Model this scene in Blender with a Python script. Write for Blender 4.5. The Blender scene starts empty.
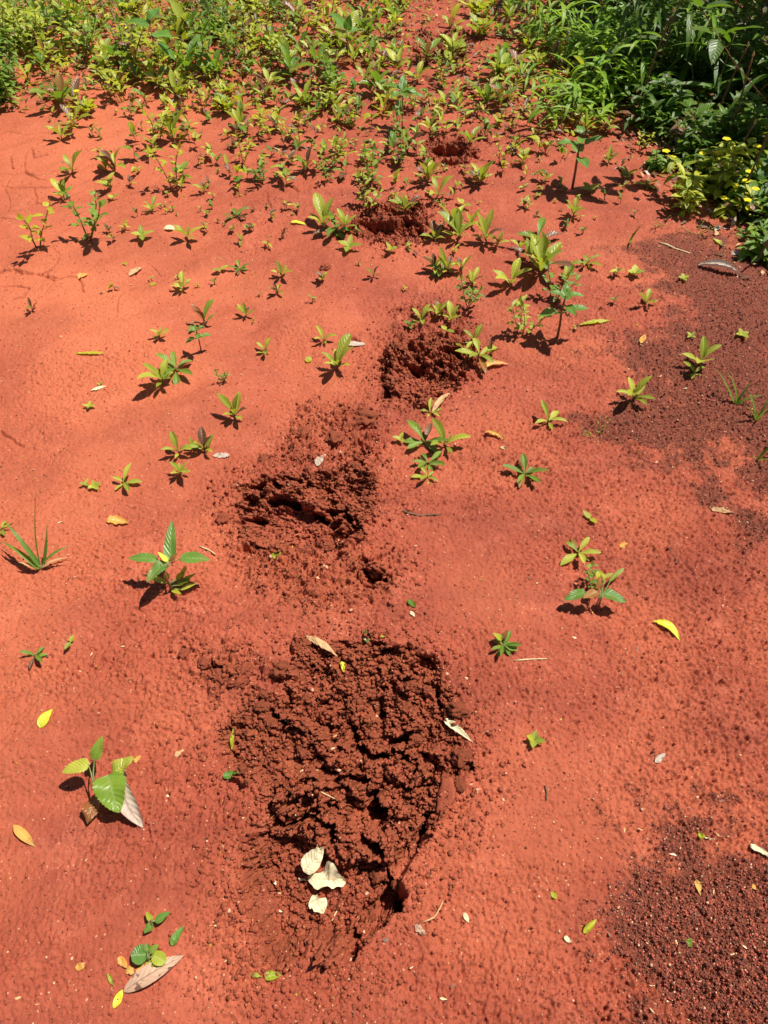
import bpy, math, random
import numpy as np
from mathutils import Vector, Matrix, noise as mnoise
random.seed(7); rng = np.random.default_rng(11)
scn = bpy.context.scene
C = scn.collection
# ---------------------------------------------------------------- camera, sky, sun, exposure
H0 = 1.5; PITCH = math.radians(50); W, HH = 768, 1024
FP = 512 / math.tan(math.radians(33.5))
cd = bpy.data.cameras.new('camera'); cam = bpy.data.objects.new('camera', cd); C.objects.link(cam)
cam.location = (0, 0, H0); cam.rotation_euler = (math.pi/2 - PITCH, 0, 0)
cd.sensor_fit = 'VERTICAL'; cd.angle = math.radians(67); cd.clip_start = .02; cd.clip_end = 500
scn.camera = cam
SUN_EL = math.radians(66); sh = Vector((-.93, -.37)).normalized()
to_sun = Vector((-sh.x*math.cos(SUN_EL), -sh.y*math.cos(SUN_EL), math.sin(SUN_EL)))
wd = bpy.data.worlds.new('World'); scn.world = wd; wd.use_nodes = True
nt = wd.node_tree; sky = nt.nodes.new('ShaderNodeTexSky'); sky.sky_type = 'NISHITA'; sky.sun_disc = False
sky.sun_elevation = SUN_EL; sky.sun_rotation = math.atan2(to_sun.x, to_sun.y)
bg = nt.nodes['Background']; bg.inputs[1].default_value = .05; nt.links.new(sky.outputs[0], bg.inputs[0])
sl = bpy.data.lights.new('sun', 'SUN'); sl.energy = 5.0; sl.angle = math.radians(.5); sl.color = (1, .95, .87)
sun = bpy.data.objects.new('sun', sl); C.objects.link(sun); sun.rotation_euler = to_sun.to_track_quat('Z', 'Y').to_euler()
scn.view_settings.view_transform = 'Standard'; scn.view_settings.look = 'None'
scn.view_settings.exposure = .38; scn.view_settings.gamma = 1

# ---------------------------------------------------------------- projection helpers
cp, sp_ = math.cos(PITCH), math.sin(PITCH)
def at(px, py, z=0.):
    a = (px-384)/FP; b = -(py-512)/FP
    d = (a, cp + b*sp_, -sp_ + b*cp)
    t = (z-H0)/d[2]
    return (d[0]*t, d[1]*t)
def depth_at(y, z=0): return y*cp + (H0-z)*sp_
def gpoly(pts): return np.array([at(*p) for p in pts])

# ---------------------------------------------------------------- noise
def _h(ix, iy, s):
    n = (ix.astype(np.int64)*374761393 + iy.astype(np.int64)*668265263 + s*974634777) & 0xffffffff
    n = ((n ^ (n >> 13))*1274126177) & 0xffffffff
    n = (n ^ (n >> 16))
    n = (n*2246822519) & 0xffffffff
    n = n ^ (n >> 15)
    return n.astype(np.float64)/4294967295.
def perlin(x, y, s=0):
    xi = np.floor(x); yi = np.floor(y); fx = x-xi; fy = y-yi
    xi = xi.astype(np.int64); yi = yi.astype(np.int64)
    u = fx*fx*fx*(fx*(fx*6-15)+10); v = fy*fy*fy*(fy*(fy*6-15)+10)
    def g(dx, dy):
        a = _h(xi+dx, yi+dy, s)*2*math.pi
        return np.cos(a)*(fx-dx)+np.sin(a)*(fy-dy)
    a = g(0,0)*(1-u)+g(1,0)*u; b = g(0,1)*(1-u)+g(1,1)*u
    return (a*(1-v)+b*v)*1.5
def fbm(x, y, s, o=3, gain=.5):
    r = 0; a = 1; f = 1
    for i in range(o):
        r = r + a*perlin(x*f+i*7.3, y*f-i*3.1, s+i); a *= gain; f *= 2.07
    return r
def worley(x, y, s=0, off=False):
    xi = np.floor(x).astype(np.int64); yi = np.floor(y).astype(np.int64)
    f1 = np.full(x.shape, 9.); f2 = np.full(x.shape, 9.); cid = np.zeros(x.shape); ox = np.zeros(x.shape); oy = np.zeros(x.shape)
    for dx in (-1,0,1):
        for dy in (-1,0,1):
            cx = xi+dx; cy = yi+dy
            px = cx+.1+.8*_h(cx, cy, s); py = cy+.1+.8*_h(cx, cy, s+91)
            d = np.hypot(px-x, py-y)
            c = d < f1
            f2 = np.where(c, f1, np.minimum(f2, d)); cid = np.where(c, _h(cx, cy, s+37), cid); f1 = np.where(c, d, f1)
            if off: ox = np.where(c, x-px, ox); oy = np.where(c, y-py, oy)
    return (f1, f2, cid, ox, oy) if off else (f1, f2, cid)
def sst(a, b, x):
    t = np.clip((x-a)/(b-a), 0, 1); return t*t*(3-2*t)
def sdf(P, x, y):          # positive inside
    d = np.full(x.shape, 1e9); ins = np.zeros(x.shape, bool); n = len(P)
    for i in range(n):
        ax, ay = P[i]; bx, by = P[(i+1) % n]
        ex, ey = bx-ax, by-ay; wx, wy = x-ax, y-ay
        t = np.clip((wx*ex+wy*ey)/(ex*ex+ey*ey), 0, 1)
        d = np.minimum(d, np.hypot(wx-ex*t, wy-ey*t))
        if by != ay:
            c = ((ay > y) != (by > y)) & (x < (bx-ax)*(y-ay)/(by-ay)+ax)
            ins ^= c
    return np.where(ins, d, -d)
def pdist(P, x, y):
    d = np.full(x.shape, 1e9)
    if len(P) == 1: return np.hypot(x-P[0][0], y-P[0][1])
    for i in range(len(P)-1):
        ax, ay = P[i]; bx, by = P[i+1]
        ex, ey = bx-ax, by-ay; wx, wy = x-ax, y-ay
        t = np.clip((wx*ex+wy*ey)/(ex*ex+ey*ey+1e-12), 0, 1)
        d = np.minimum(d, np.hypot(wx-ex*t, wy-ey*t))
    return d
def masked(P, pad, x, y):
    P = np.asarray(P)
    return (x > P[:,0].min()-pad) & (x < P[:,0].max()+pad) & (y > P[:,1].min()-pad) & (y < P[:,1].max()+pad)

# ---------------------------------------------------------------- ground layout (traced, then laid on the ground plane)
PITS = [
 dict(p=[(298,639),(330,645),(370,635),(411,643),(442,669),(460,707),(472,763),(449,812),(426,846),(389,869),(404,896),(389,918),(362,937),(351,964),(310,962),(257,966),(241,914),(245,877),(236,846),(262,824),(249,790),(223,771),(215,733),(245,699),(287,692),(294,661)], mound=-.016, soft=.035),
 dict(p=[(234,509),(238,487),(252,478),(274,472),(302,469),(342,465),(352,448),(368,446),(379,479),(379,509),(365,537),(347,549),(311,553),(279,558),(250,552),(236,532)], mound=-.004, soft=.04),
 dict(p=[(378,352),(384,336),(412,332),(440,327),(468,340),(478,352),(468,378),(442,390),(428,402),(404,398),(385,397),(376,376)], mound=.002, soft=.04),
 dict(p=[(372,203),(356,217),(351,230),(361,240),(392,249),(422,245),(432,226),(430,212),(412,201)], mound=.006, soft=.05),
 dict(p=[(420,148),(430,136),(448,140),(465,135),(480,150),(472,163),(452,168),(428,162)], mound=.006, soft=.05),
 dict(p=[(408,50),(420,33),(440,36),(462,30),(478,45),(462,58),(440,60),(420,62)], mound=.006, soft=.05),
 dict(p=[(362,562),(380,560),(391,570),(388,588),(372,592),(360,582)], mound=.008, soft=.02),
 dict(p=[(210,680),(228,662),(250,668),(248,688),(228,696)], mound=.012, soft=.02),
]
BOWLS = [ # (polygon, depth, edge softness)
 ([(258,836),(300,836),(345,860),(382,868),(404,893),(389,918),(362,937),(351,962),(310,960),(259,966),(243,914),(246,874)], .032, .035),
 ([(432,836),(410,858),(400,878),(406,896),(390,919),(364,938),(353,964),(338,958),(350,925),(374,905),(386,890),(382,868),(398,850),(418,830)], .026, .006),
 ([(248,510),(285,498),(330,510),(360,530),(345,545),(290,553),(252,545)], .024, .04),
 ([(388,362),(420,362),(450,372),(440,388),(400,392)], .014, .03),
 ([(362,222),(400,228),(425,238),(392,246),(364,238)], .012, .03),
 ([(428,150),(465,150),(470,160),(436,164)], .012, .03),
 ([(415,48),(460,46),(462,56),(424,58)], .012, .04),
]
def q(pts, ox, oy, k): return [(ox+a/k, oy+b/k) for a, b in pts]
CREV = [] # (points px, half width m, depth m)
for pts, w, d in [
 ([(185,545),(215,560),(250,552),(280,528),(310,545),(340,550),(347,600)], .007, .05),
 ([(320,405),(360,425),(410,430),(435,445)], .008, .045),
 ([(425,405),(440,450),(455,490),(470,530)], .010, .055), ([(452,500),(472,525)], .020, .06),
 ([(390,305),(405,320),(410,360),(460,380),(490,376)], .008, .05), ([(398,310),(402,325)], .013, .05),
 ([(470,240),(476,262),(490,262)], .007, .04), ([(500,330),(535,328),(556,310)], .008, .045),
 ([(525,455),(560,455),(600,442)], .009, .045), ([(572,610),(578,570),(602,520)], .007, .05),
 ([(430,598),(445,618),(468,628)], .014, .055), ([(470,700),(500,705),(525,725),(522,750)], .016, .075), ([(490,712),(512,738)], .019, .075),
 ([(308,286),(340,312)], .009, .035), ([(190,258),(200,280),(225,285)], .008, .035), ([(628,190),(636,240)], .008, .04),
 ([(515,360),(545,372)], .008, .04), ([(575,380),(565,420)], .006, .035), ([(245,510),(250,470)], .004, .02), ([(150,660),(105,668)], .004, .02),
 ([(505,745),(495,800),(430,835),(405,900)], .005, .03), ([(660,370),(715,395)], .006, .03), ([(340,505),(372,540)], .005, .03)]:
    CREV.append((q(pts,200,620,2.648), w, d))
for pts, w, d in [
 ([(95,445),(130,428),(178,432)], .013, .05), ([(210,362),(250,348),(290,352),(322,375)], .014, .055), ([(240,282),(270,300)], .010, .04),
 ([(130,285),(160,296),(195,288)], .010, .035), ([(390,398),(420,415),(440,432)], .011, .05), ([(452,385),(475,402),(512,380)], .012, .05),
 ([(530,405),(560,430),(570,460)], .013, .05), ([(100,330),(130,335)], .009, .035), ([(445,298),(475,305)], .010, .035), ([(505,150),(540,148)], .012, .04),
 ([(580,165),(610,172)], .014, .05), ([(580,75),(600,95),(625,95)], .008, .03), ([(600,20),(650,25)], .010, .03),
 ([(65,568),(100,562),(130,580)], .006, .02), ([(275,585),(340,572),(400,552)], .006, .025), ([(500,500),(520,498)], .008, .03),
 ([(622,652),(632,672),(650,692)], .009, .04), ([(668,680),(705,688)], .009, .04), ([(590,680),(615,705),(670,730)], .005, .02), ([(600,600),(660,608),(715,578)], .005, .02)]:
    CREV.append((q(pts,220,420,4.267), w, d))
for pts, w, d in [([(345,270),(375,282),(410,275)], .016, .055), ([(375,285),(400,290)], .017, .05), ([(250,300),(275,285)], .010, .04), ([(530,315),(560,340),(600,320)], .014, .05),
 ([(245,380),(260,425)], .013, .05), ([(470,235),(510,228)], .010, .04), ([(535,200),(575,215)], .012, .045), ([(220,325),(240,350)], .009, .03), ([(430,400),(500,405)], .009, .03), ([(75,160),(120,155)], .013, .02)]:
    CREV.append((q(pts,330,300,4.518), w, d))
for pts, w, d in [([(150,460),(180,472),(210,480)], .022, .05), ([(350,470),(385,455)], .013, .04), ([(425,480),(445,520)], .013, .045), ([(300,420),(330,430)], .012, .03),
 ([(470,110),(515,108)], .022, .05), ([(575,65),(625,70)], .022, .05), ([(680,110),(692,130)], .018, .045), ([(540,135),(570,140)], .012, .03)]:
    CREV.append((q(pts,330,130,4.8), w, d))
CREV += [([(418,46),(430,50)], .02, .04), ([(442,44),(458,52)], .025, .05), ([(426,78),(432,84)], .02, .03)]
CRACKS = [q(p,0,0,3) for p in ([(0,548),(40,553),(90,556),(140,552),(190,530)], [(95,450),(100,470),(140,462)], [(98,556),(103,590),(72,612),(30,622)], [(103,590),(150,600)], [(30,470),(35,500)], [(60,505),(110,515),(160,505)], [(0,650),(45,655)])]
CRACKS += [q(p,0,256,3) for p in ([(40,40),(60,50),(130,55),(180,72),(240,72),(250,110)], [(240,72),(300,8)], [(180,72),(215,50)], [(0,95),(60,90),(90,100),(70,130),(40,135)])]
CRACKS += [q(p,256,0,3) for p in ([(32,575),(35,610),(50,630)], [(105,560),(130,580)], [(120,555),(155,530)])]
CRACKS += [[(0,430),(10,438),(22,446)]]
GRAVEL = [gpoly([(640,255),(700,240),(800,235),(830,500),(768,520),(735,470),(745,455),(720,460),(712,480),(690,470),(640,440),(605,430),(610,405),(650,340),(665,300)]),
          gpoly([(640,905),(655,870),(690,835),(740,822),(830,815),(840,1060),(690,1060),(665,985)])]
DISTURB = [gpoly([(325,440),(340,410),(372,410),(388,440),(385,470),(350,470),(330,455)]), gpoly([(395,300),(440,295),(480,320),(480,345),(390,340)]),
           gpoly([(180,640),(290,650),(290,700),(205,700)]), gpoly([(235,545),(370,545),(400,600),(330,620),(250,590)]), gpoly([(270,470),(300,400),(390,400),(385,470)])]
for p in PITS: p['g'] = gpoly(p['p'])
BG = [(gpoly(p), d, s) for p, d, s in BOWLS]
CG = [(gpoly(p), w, d) for p, w, d in CREV]
KG = [gpoly(p) for p in CRACKS]

def ground(x, y, full=True):
    """height, dark-soil mask, gravel mask, rough mask at world x, y"""
    x = np.asarray(x, float); y = np.asarray(y, float)
    z = .028*perlin(x*.9, y*.8, 3) + .010*perlin(x*2.7, y*2.3, 5) + .0045*perlin(x*8, y*7, 12)
    ux = x*.8+y*.6; uy = -x*.6+y*.8
    z = z + .012*fbm(ux*1.6+.3*perlin(x*3, y*3, 15), uy*7, 14, 3)*sst(.35, -.3, x) + .0030*fbm(ux*5+perlin(x*4, y*4, 16), uy*26, 17, 2)*sst(.3, -.3, x)*sst(-.1, .4, perlin(x*1.5, y*1.5, 18))
    wxn = .012*perlin(x*14, y*14, 21)+.006*perlin(x*45, y*45, 22); wyn = .012*perlin(x*14, y*14, 31)+.006*perlin(x*45, y*45, 32)
    rim = sst(-.09, -.03, x)*sst(.60, .54, y)*sst(.12, .2, y)*sst(.16, .10, x)      # the clean-broken crust edge, lower right of the near pit
    xw, yw = x+wxn*(1-.6*rim), y+wyn*(1-.6*rim)
    m = np.zeros(x.shape); near = np.zeros(x.shape)
    for p in PITS:
        k = masked(p['g'], .3, x, y)
        if not k.any(): continue
        d = sdf(p['g'], xw[k], yw[k])
        d2 = d + (.020*perlin(x[k]*26, y[k]*26, 201)+.012*perlin(x[k]*70, y[k]*70, 202))*(1 if p['g'][0][1] > 1.2 else .75)*(1-.85*rim[k])
        mm = sst(-.006, .016, d2); m[k] = np.maximum(m[k], mm)
        near[k] = np.maximum(near[k], sst(-.16, 0, d)*(1-.9*rim[k]))
        z[k] += p['mound']*sst(0, p['soft'], d)
    for g, dep, s in BG:
        k = masked(g, .1, x, y)
        if not k.any(): continue
        d = sdf(g, xw[k], yw[k]); z[k] -= (dep+.012)*sst(-.004, s*(1-.7*rim[k]) if s > .02 else s, d)
    bowl = np.zeros(x.shape)
    for g, dep, s in BG:
        k = masked(g, .1, x, y)
        if k.any(): bowl[k] = np.maximum(bowl[k], sst(.02, .05, sdf(g, xw[k], yw[k])))
    dist = np.zeros(x.shape)
    for g in DISTURB:
        k = masked(g, .2, x, y)
        if k.any(): dist[k] = np.maximum(dist[k], sst(-.04, .04, sdf(g, xw[k], yw[k])+.02*perlin(x[k]*22, y[k]*22, 8)))
    gr = np.zeros(x.shape)
    for g in GRAVEL:
        k = masked(g, .5, x, y)
        if k.any():
            d = sdf(g, x[k], y[k])+.12*fbm(x[k]*5, y[k]*5, 61, 6, .75); gr[k] = np.maximum(gr[k], sst(-.10, .10, d))
    # crust texture
    rn = fbm(x*1.7+4, y*1.7, 71, 3)
    rough = np.clip(.55 + .9*rn - .42*sst(1.2, 2.2, y) - .35*sst(-.1, -.75, x), .12, 1.)
    rough = np.maximum(rough, .9*sst(.15, .7, x)*sst(3.0, 2.0, y)*.9)
    rough = np.maximum(rough, dist*1.3); rough = np.maximum(rough, near*.9); rough = rough*(1-m)+m
    if full:
        zb = z.copy(); z += (.0030*fbm(x*30, y*30, 81, 2) + .0042*fbm(x*110+3, y*110, 83, 2, .8))*(.14+1.0*rough)
        f1, f2, cid = worley(x*75+perlin(x*60, y*60, 6)*.5, y*75, 9)
        z += rough*.0016*(1-np.clip(f1*1.5, 0, 1)**2)*cid - rough*.009*(cid > .84)*sst(.42, .15, f1)
        f1, f2, cid = worley(x*165, y*165, 19)
        z += (.16+.9*rough)*.0034*(1-np.clip(f1*1.5, 0, 1)**2)*cid
        f1, f2, cid, ox, oy = worley(x*135+.6*perlin(x*200, y*200, 7), y*135+.6*perlin(x*200, y*200, 8), 23, True)
        z += (.22+.85*rough)*(.0022*(cid-.5)*sst(0, .10, f2-f1)+.0042*(ox*np.cos(cid*50)+oy*np.sin(cid*50)))
        pin = worley(x*58, y*58, 25); z -= (.25+.9*rough)*.008*(pin[2] > .72)*sst(.20, .06, pin[0]+.05*perlin(x*220, y*220, 26))
        z = zb+(z-zb)*(1.0+.15*sst(2.4, 1.2, y))*(1-.35*near*(1-m)*(y < 1.05))
        # loose lumps where the crust is disturbed
        f1, f2, cid = worley(xw*34, yw*34, 29)
        z += dist*.013*(cid > .45)*np.clip(1-(f1*1.7)**2, 0, 1)*(.4+cid)
        # churned pits: clods at three scales with gaps between them
        k = (m > 0)
        if k.any():
            X, Y = xw[k], yw[k]; mk = m[k]; cal = 1-.86*bowl[k]
            h = .016*fbm(X*8, Y*8, 41, 3, .6)
            g1, g2, c0, ox, oy = worley(X*8.5+.7*perlin(X*15, Y*15, 5), Y*9.5+.7*perlin(X*15, Y*15, 6), 42, True)
            h += .030*(ox*np.cos(c0*40)+oy*np.sin(c0*40)) - .016*sst(.07, 0, g2-g1)*(c0 > .35)
            a1, a2, c1, ox, oy = worley(X*17+.8*perlin(X*30, Y*30, 1), Y*21+.8*perlin(X*30, Y*30, 2), 43, True)
            h += .012*(c1-.45)*sst(.0, .12, a2-a1) + .020*(ox*np.cos(c1*40)+oy*np.sin(c1*40))
            gapn = sst(.05, .45, perlin(X*11, Y*11, 47))
            h -= .016*gapn*sst(.09, .0, a2-a1)
            b1, b2, c2, ox, oy = worley(X*44+.5*perlin(X*80, Y*80, 3), Y*50+.5*perlin(X*80, Y*80, 4), 44, True)
            h += .006*(c2-.4)*sst(.0, .12, b2-b1)+.013*(ox*np.cos(c2*40)+oy*np.sin(c2*40)) - .010*sst(.1, .5, perlin(X*24, Y*24, 48))*sst(.10, 0, b2-b1)
            d1, d2, c3 = worley(X*115+.8*perlin(X*160, Y*160, 3), Y*115, 45)
            h += .0036*c3*np.clip(1-d1*d1*1.5, 0, 1)
            h += .0050*fbm(X*80, Y*80, 46, 3, .75)
            h *= .45+.85*sst(-.30, .40, perlin(X*6.5, Y*6.5, 49))
            h += .020*fbm(X*13, Y*10, 50, 2)
            z[k] += mk*h*cal*np.where(Y < 1.05, .80, .85)
        wx2 = x+.010*perlin(x*38, y*38, 51)+.004*perlin(x*110, y*110, 53); wy2 = y+.010*perlin(x*38, y*38, 52)+.004*perlin(x*110, y*110, 54)
        for g, w, d in CG:
            k = masked(g, .06, x, y)
            if k.any():
                r = pdist(g, wx2[k], wy2[k]); ww = w*(1+.5*perlin(x[k]*40, y[k]*40, 57)); z[k] -= (1.15 if g[0][1] < 1.5 else .75)*d*sst(.95, .50, r/ww)
        ck = (x < -.75) & (x > -2.6) & (y > 2.0) & (y < 3.6)
        if ck.any():
            X, Y = x[ck]+.05*perlin(x[ck]*7, y[ck]*7, 301), y[ck]+.05*perlin(x[ck]*7, y[ck]*7, 302); e1, e2, ec = worley(X*3.4, Y*3.0, 303)
            line = sst(.022, .004, e2-e1)*sst(.0, .25, perlin(x[ck]*2.1, y[ck]*2.1, 304)+.25*sst(-1.0, -1.6, x[ck])); z[ck] -= .008*line; dist[ck] = np.maximum(dist[ck], 2.2*line)  # crack network: cut into the height, its shade painted through the soil mask
        for g in KG:
            k = masked(g, .05, x, y)
            if k.any():
                r = pdist(g, x[k]+.35*(wx2-x)[k], y[k]+.35*(wy2-y)[k]); z[k] -= .009*sst(.0055, .0, r); dist[k] = np.maximum(dist[k], 2.2*sst(.0050, .001, r))  # traced cracks also get shade painted into the soil colour
    return z, m, gr, rough, dist
def shear(x, y, z, m):
    dz = z-(.028*perlin(x*.9, y*.8, 3) + .010*perlin(x*2.7, y*2.3, 5)); mm = np.clip(m*1.2-.1, 0, 1)
    jx = .0040*perlin((x+z*1.9)*75, (y-z*1.1)*75+z*150, 111)+.003*perlin((x-z)*170, y*170+z*260, 112)
    jy = .0040*perlin((x-z*1.4)*75+z*120, (y+z*1.7)*75, 113)+.003*perlin(x*170-z*200, (y+z)*170, 114)
    return x-.25*mm*dz+jx*mm, y-.55*mm*dz+jy*mm
def gz(x, y): return float(ground(np.array([x]), np.array([y]))[0][0])
def on(px, py):
    x, y = at(px, py)
    for _ in range(2):
        z = float(ground(np.array([x]), np.array([y]), False)[0][0]); x, y = at(px, py, z)
    return Vector((x, y, gz(x, y)))
def pt(px, py, h, gzv): # point seen at px,py that stands h above ground level gzv
    x, y = at(px, py, gzv+h); return Vector((x, y, gzv+h))

# ---------------------------------------------------------------- materials
def mat(name):
    m = bpy.data.materials.new(name); m.use_nodes = True; return m, m.node_tree, m.node_tree.nodes['Principled BSDF']
def node(t, kind, **kw):
    n = t.nodes.new(kind)
    for k, v in kw.items(): setattr(n, k, v)
    return n
def mix(t, fac, a, b, mode='MIX'):
    n = node(t, 'ShaderNodeMix', data_type='RGBA', blend_type=mode)
    for i, v in ((0, fac), (6, a), (7, b)):
        if isinstance(v, bpy.types.NodeSocket): t.links.new(v, n.inputs[i])
        elif i == 0: n.inputs[0].default_value = v
        else: n.inputs[i].default_value = (*v, 1)
    return n.outputs[2]
def rampn(t, src, lo, hi):
    n = node(t, 'ShaderNodeMapRange'); n.inputs[1].default_value = lo; n.inputs[2].default_value = hi
    t.links.new(src, n.inputs[0]); return n.outputs[0]
def noise_n(t, co, sc, det=4, rough=.55):
    n = node(t, 'ShaderNodeTexNoise'); n.inputs['Scale'].default_value = sc; n.inputs['Detail'].default_value = det; n.inputs['Roughness'].default_value = rough
    t.links.new(co, n.inputs['Vector']); return n.outputs['Fac']
def mathn(t, op, a, b=None):
    n = node(t, 'ShaderNodeMath', operation=op)
    for i, v in enumerate((a, b)):
        if v is None: continue
        if isinstance(v, bpy.types.NodeSocket): t.links.new(v, n.inputs[i])
        else: n.inputs[i].default_value = v
    return n.outputs[0]
DRY_A, DRY_B, ORANGE = (.245, .045, .022), (.51, .122, .061), (.60, .165, .072)
WET_A, WET_B = (.15, .036, .015), (.42, .105, .045)
GRV_A, GRV_B = (.11, .027, .013), (.25, .062, .031)
def soil_material(name, attrs=True, wet=1.):
    m, t, b = mat(name)
    tc = node(t, 'ShaderNodeTexCoord'); co = tc.outputs['Object']
    if attrs:
        g = node(t, 'ShaderNodeNewGeometry'); co = g.outputs['Position']
        A = lambda n: node(t, 'ShaderNodeAttribute', attribute_name=n).outputs['Fac']
        wm, gm, rm, om = A('wet'), A('gravel'), A('rough'), A('orange')  # first mask: wet soil plus the painted crack shade
    big = rampn(t, noise_n(t, co, 3.2, 5), .32, .70); mid = rampn(t, noise_n(t, co, 26, 5, .65), .30, .72); fine = rampn(t, noise_n(t, co, 260, 3, .7), .30, .72)
    dry = mix(t, mathn(t, 'MULTIPLY', mathn(t, 'ADD', mathn(t, 'ADD', mathn(t, 'MULTIPLY', big, 1.2), mid), fine), .312), DRY_A, DRY_B)
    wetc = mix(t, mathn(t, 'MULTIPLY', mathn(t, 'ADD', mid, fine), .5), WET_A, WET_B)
    if attrs:
        mp = node(t, 'ShaderNodeMapping'); mp.inputs['Rotation'].default_value = (0, 0, -.64); mp.inputs['Scale'].default_value = (.8, 4.5, 1); t.links.new(co, mp.inputs['Vector'])
        streak = rampn(t, noise_n(t, mp.outputs[0], 1.6, 5, .6), .50, .72)
        dry = mix(t, mathn(t, 'MULTIPLY', streak, .55), dry, (.235, .050, .030))
        pale = rampn(t, noise_n(t, co, 7.5, 7, .72), .52, .74)
        dry = mix(t, mathn(t, 'MULTIPLY', pale, .45), dry, (.68, .205, .115))
        mic = rampn(t, noise_n(t, co, 620, 2, .8), .56, .68)
        dry = mix(t, mathn(t, 'MULTIPLY', mic, .6), dry, (.17, .032, .018))
        dry = mix(t, om, dry, ORANGE)
        grv = mix(t, fine, GRV_A, GRV_B)
        # dusting of the crust colour inside the pits
        dust = rampn(t, noise_n(t, co, 14, 6, .7), .44, .66)
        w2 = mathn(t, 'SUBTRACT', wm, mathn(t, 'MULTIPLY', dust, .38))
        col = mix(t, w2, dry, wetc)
        gthr = rampn(t, mathn(t, 'ADD', gm, mathn(t, 'MULTIPLY', mathn(t, 'SUBTRACT', fine, .5), 1.0)), .15, .68)
        col = mix(t, mathn(t, 'MULTIPLY', gthr, .94), col, grv)
    else:
        col = mix(t, wet, dry, wetc)
    v = node(t, 'ShaderNodeTexVoronoi'); v.inputs['Scale'].default_value = 210; t.links.new(co, v.inputs['Vector'])
    sepc = node(t, 'ShaderNodeSeparateColor'); t.links.new(v.outputs['Color'], sepc.inputs[0])
    core = mathn(t, 'LESS_THAN', v.outputs['Distance'], .33)
    pale = mathn(t, 'MULTIPLY', mathn(t, 'GREATER_THAN', sepc.outputs[0], .975), core)
    dark = mathn(t, 'MULTIPLY', mathn(t, 'LESS_THAN', sepc.outputs[0], .055), core)
    col = mix(t, mathn(t, 'MULTIPLY', pale, .6), col, (.75, .42, .22))
    col = mix(t, mathn(t, 'MULTIPLY', dark, .7), col, (.09, .018, .012))
    t.links.new(col, b.inputs['Base Color'])
    b.inputs['Roughness'].default_value = .62; b.inputs['Specular IOR Level'].default_value = .2
    bp = node(t, 'ShaderNodeBump'); bp.inputs['Strength'].default_value = .8; bp.inputs['Distance'].default_value = .003
    t.links.new(noise_n(t, co, 330, 4, .7), bp.inputs['Height']); t.links.new(bp.outputs[0], b.inputs['Normal'])
    return m
M = {}
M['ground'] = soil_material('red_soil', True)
M['clod'] = soil_material('clod_soil', False, .92)
M['slab'] = soil_material('slab_soil', False, .42); M['dryclod'] = soil_material('dry_clod_soil', False, .45); M['crust'] = soil_material('crust_grain', False, .08)
def leafmat(name, ca, cb, vein, trans=.35, spots=0., rough=.37, tcol=None):
    m, t, b = mat(name)
    oi = node(t, 'ShaderNodeObjectInfo'); gi = node(t, 'ShaderNodeNewGeometry'); tc = node(t, 'ShaderNodeTexCoord')
    r = mathn(t, 'FRACT', mathn(t, 'ADD', oi.outputs['Random'], gi.outputs['Random Per Island']))
    n = rampn(t, noise_n(t, tc.outputs['Object'], 45, 3), .3, .7)
    f = mathn(t, 'ADD', mathn(t, 'MULTIPLY', r, .75), mathn(t, 'MULTIPLY', n, .25))
    col = mix(t, f, ca, cb)
    uv = node(t, 'ShaderNodeSeparateXYZ'); t.links.new(tc.outputs['UV'], uv.inputs[0])
    s = mathn(t, 'ABSOLUTE', mathn(t, 'SUBTRACT', uv.outputs[0], .5))
    mid = rampn(t, s, .055, .02)
    wv = mathn(t, 'SINE', mathn(t, 'MULTIPLY', mathn(t, 'SUBTRACT', uv.outputs[1], mathn(t, 'MULTIPLY', s, .45)), 52))
    side = mathn(t, 'MULTIPLY', rampn(t, wv, .72, 1.), .35)
    col = mix(t, mathn(t, 'MULTIPLY', mathn(t, 'MAXIMUM', mid, side), .65), col, vein)
    dn = rampn(t, noise_n(t, tc.outputs['Object'], 23, 5, .7), .50, .75)
    col = mix(t, mathn(t, 'MULTIPLY', dn, .30), col, (.42, .13, .06))
    if spots > 0:
        sn = rampn(t, noise_n(t, tc.outputs['Object'], 70, 4), .56, .62)
        col = mix(t, mathn(t, 'MULTIPLY', sn, spots), col, (.10, .04, .02))
    t.links.new(col, b.inputs['Base Color']); b.inputs['Roughness'].default_value = rough; b.inputs['Specular IOR Level'].default_value = .42
    bp = node(t, 'ShaderNodeBump'); bp.inputs['Strength'].default_value = .35; bp.inputs['Distance'].default_value = .001
    t.links.new(wv, bp.inputs['Height']); t.links.new(bp.outputs[0], b.inputs['Normal'])
    if trans > 0:
        tr = node(t, 'ShaderNodeBsdfTranslucent'); mx = node(t, 'ShaderNodeMixShader'); mx.inputs[0].default_value = trans
        t.links.new(mix(t, .6, col, tcol or cb), tr.inputs[0]); t.links.new(b.outputs[0], mx.inputs[1]); t.links.new(tr.outputs[0], mx.inputs[2])
        t.links.new(mx.outputs[0], t.nodes['Material Output'].inputs[0])
    return m
M['young'] = leafmat('young_leaf', (.14,.24,.015), (.60,.64,.075), (.55,.55,.16), .36, .12, tcol=(.50,.62,.03))
M['green'] = leafmat('green_leaf', (.07,.17,.015), (.25,.40,.040), (.30,.42,.12), .36, .08, tcol=(.34,.60,.02))
M['broad'] = leafmat('broad_leaf', (.085,.21,.030), (.15,.32,.045), (.26,.40,.12), .32, .10, tcol=(.30,.60,.04))
M['lime'] = leafmat('lime_leaf', (.30,.40,.02), (.58,.58,.035), (.62,.65,.15), .40, .06, tcol=(.70,.75,.02))
M['limemix'] = leafmat('lime_and_green_leaf', (.10,.22,.015), (.66,.66,.04), (.5,.55,.12), .38, .10, tcol=(.6,.7,.02))
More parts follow.
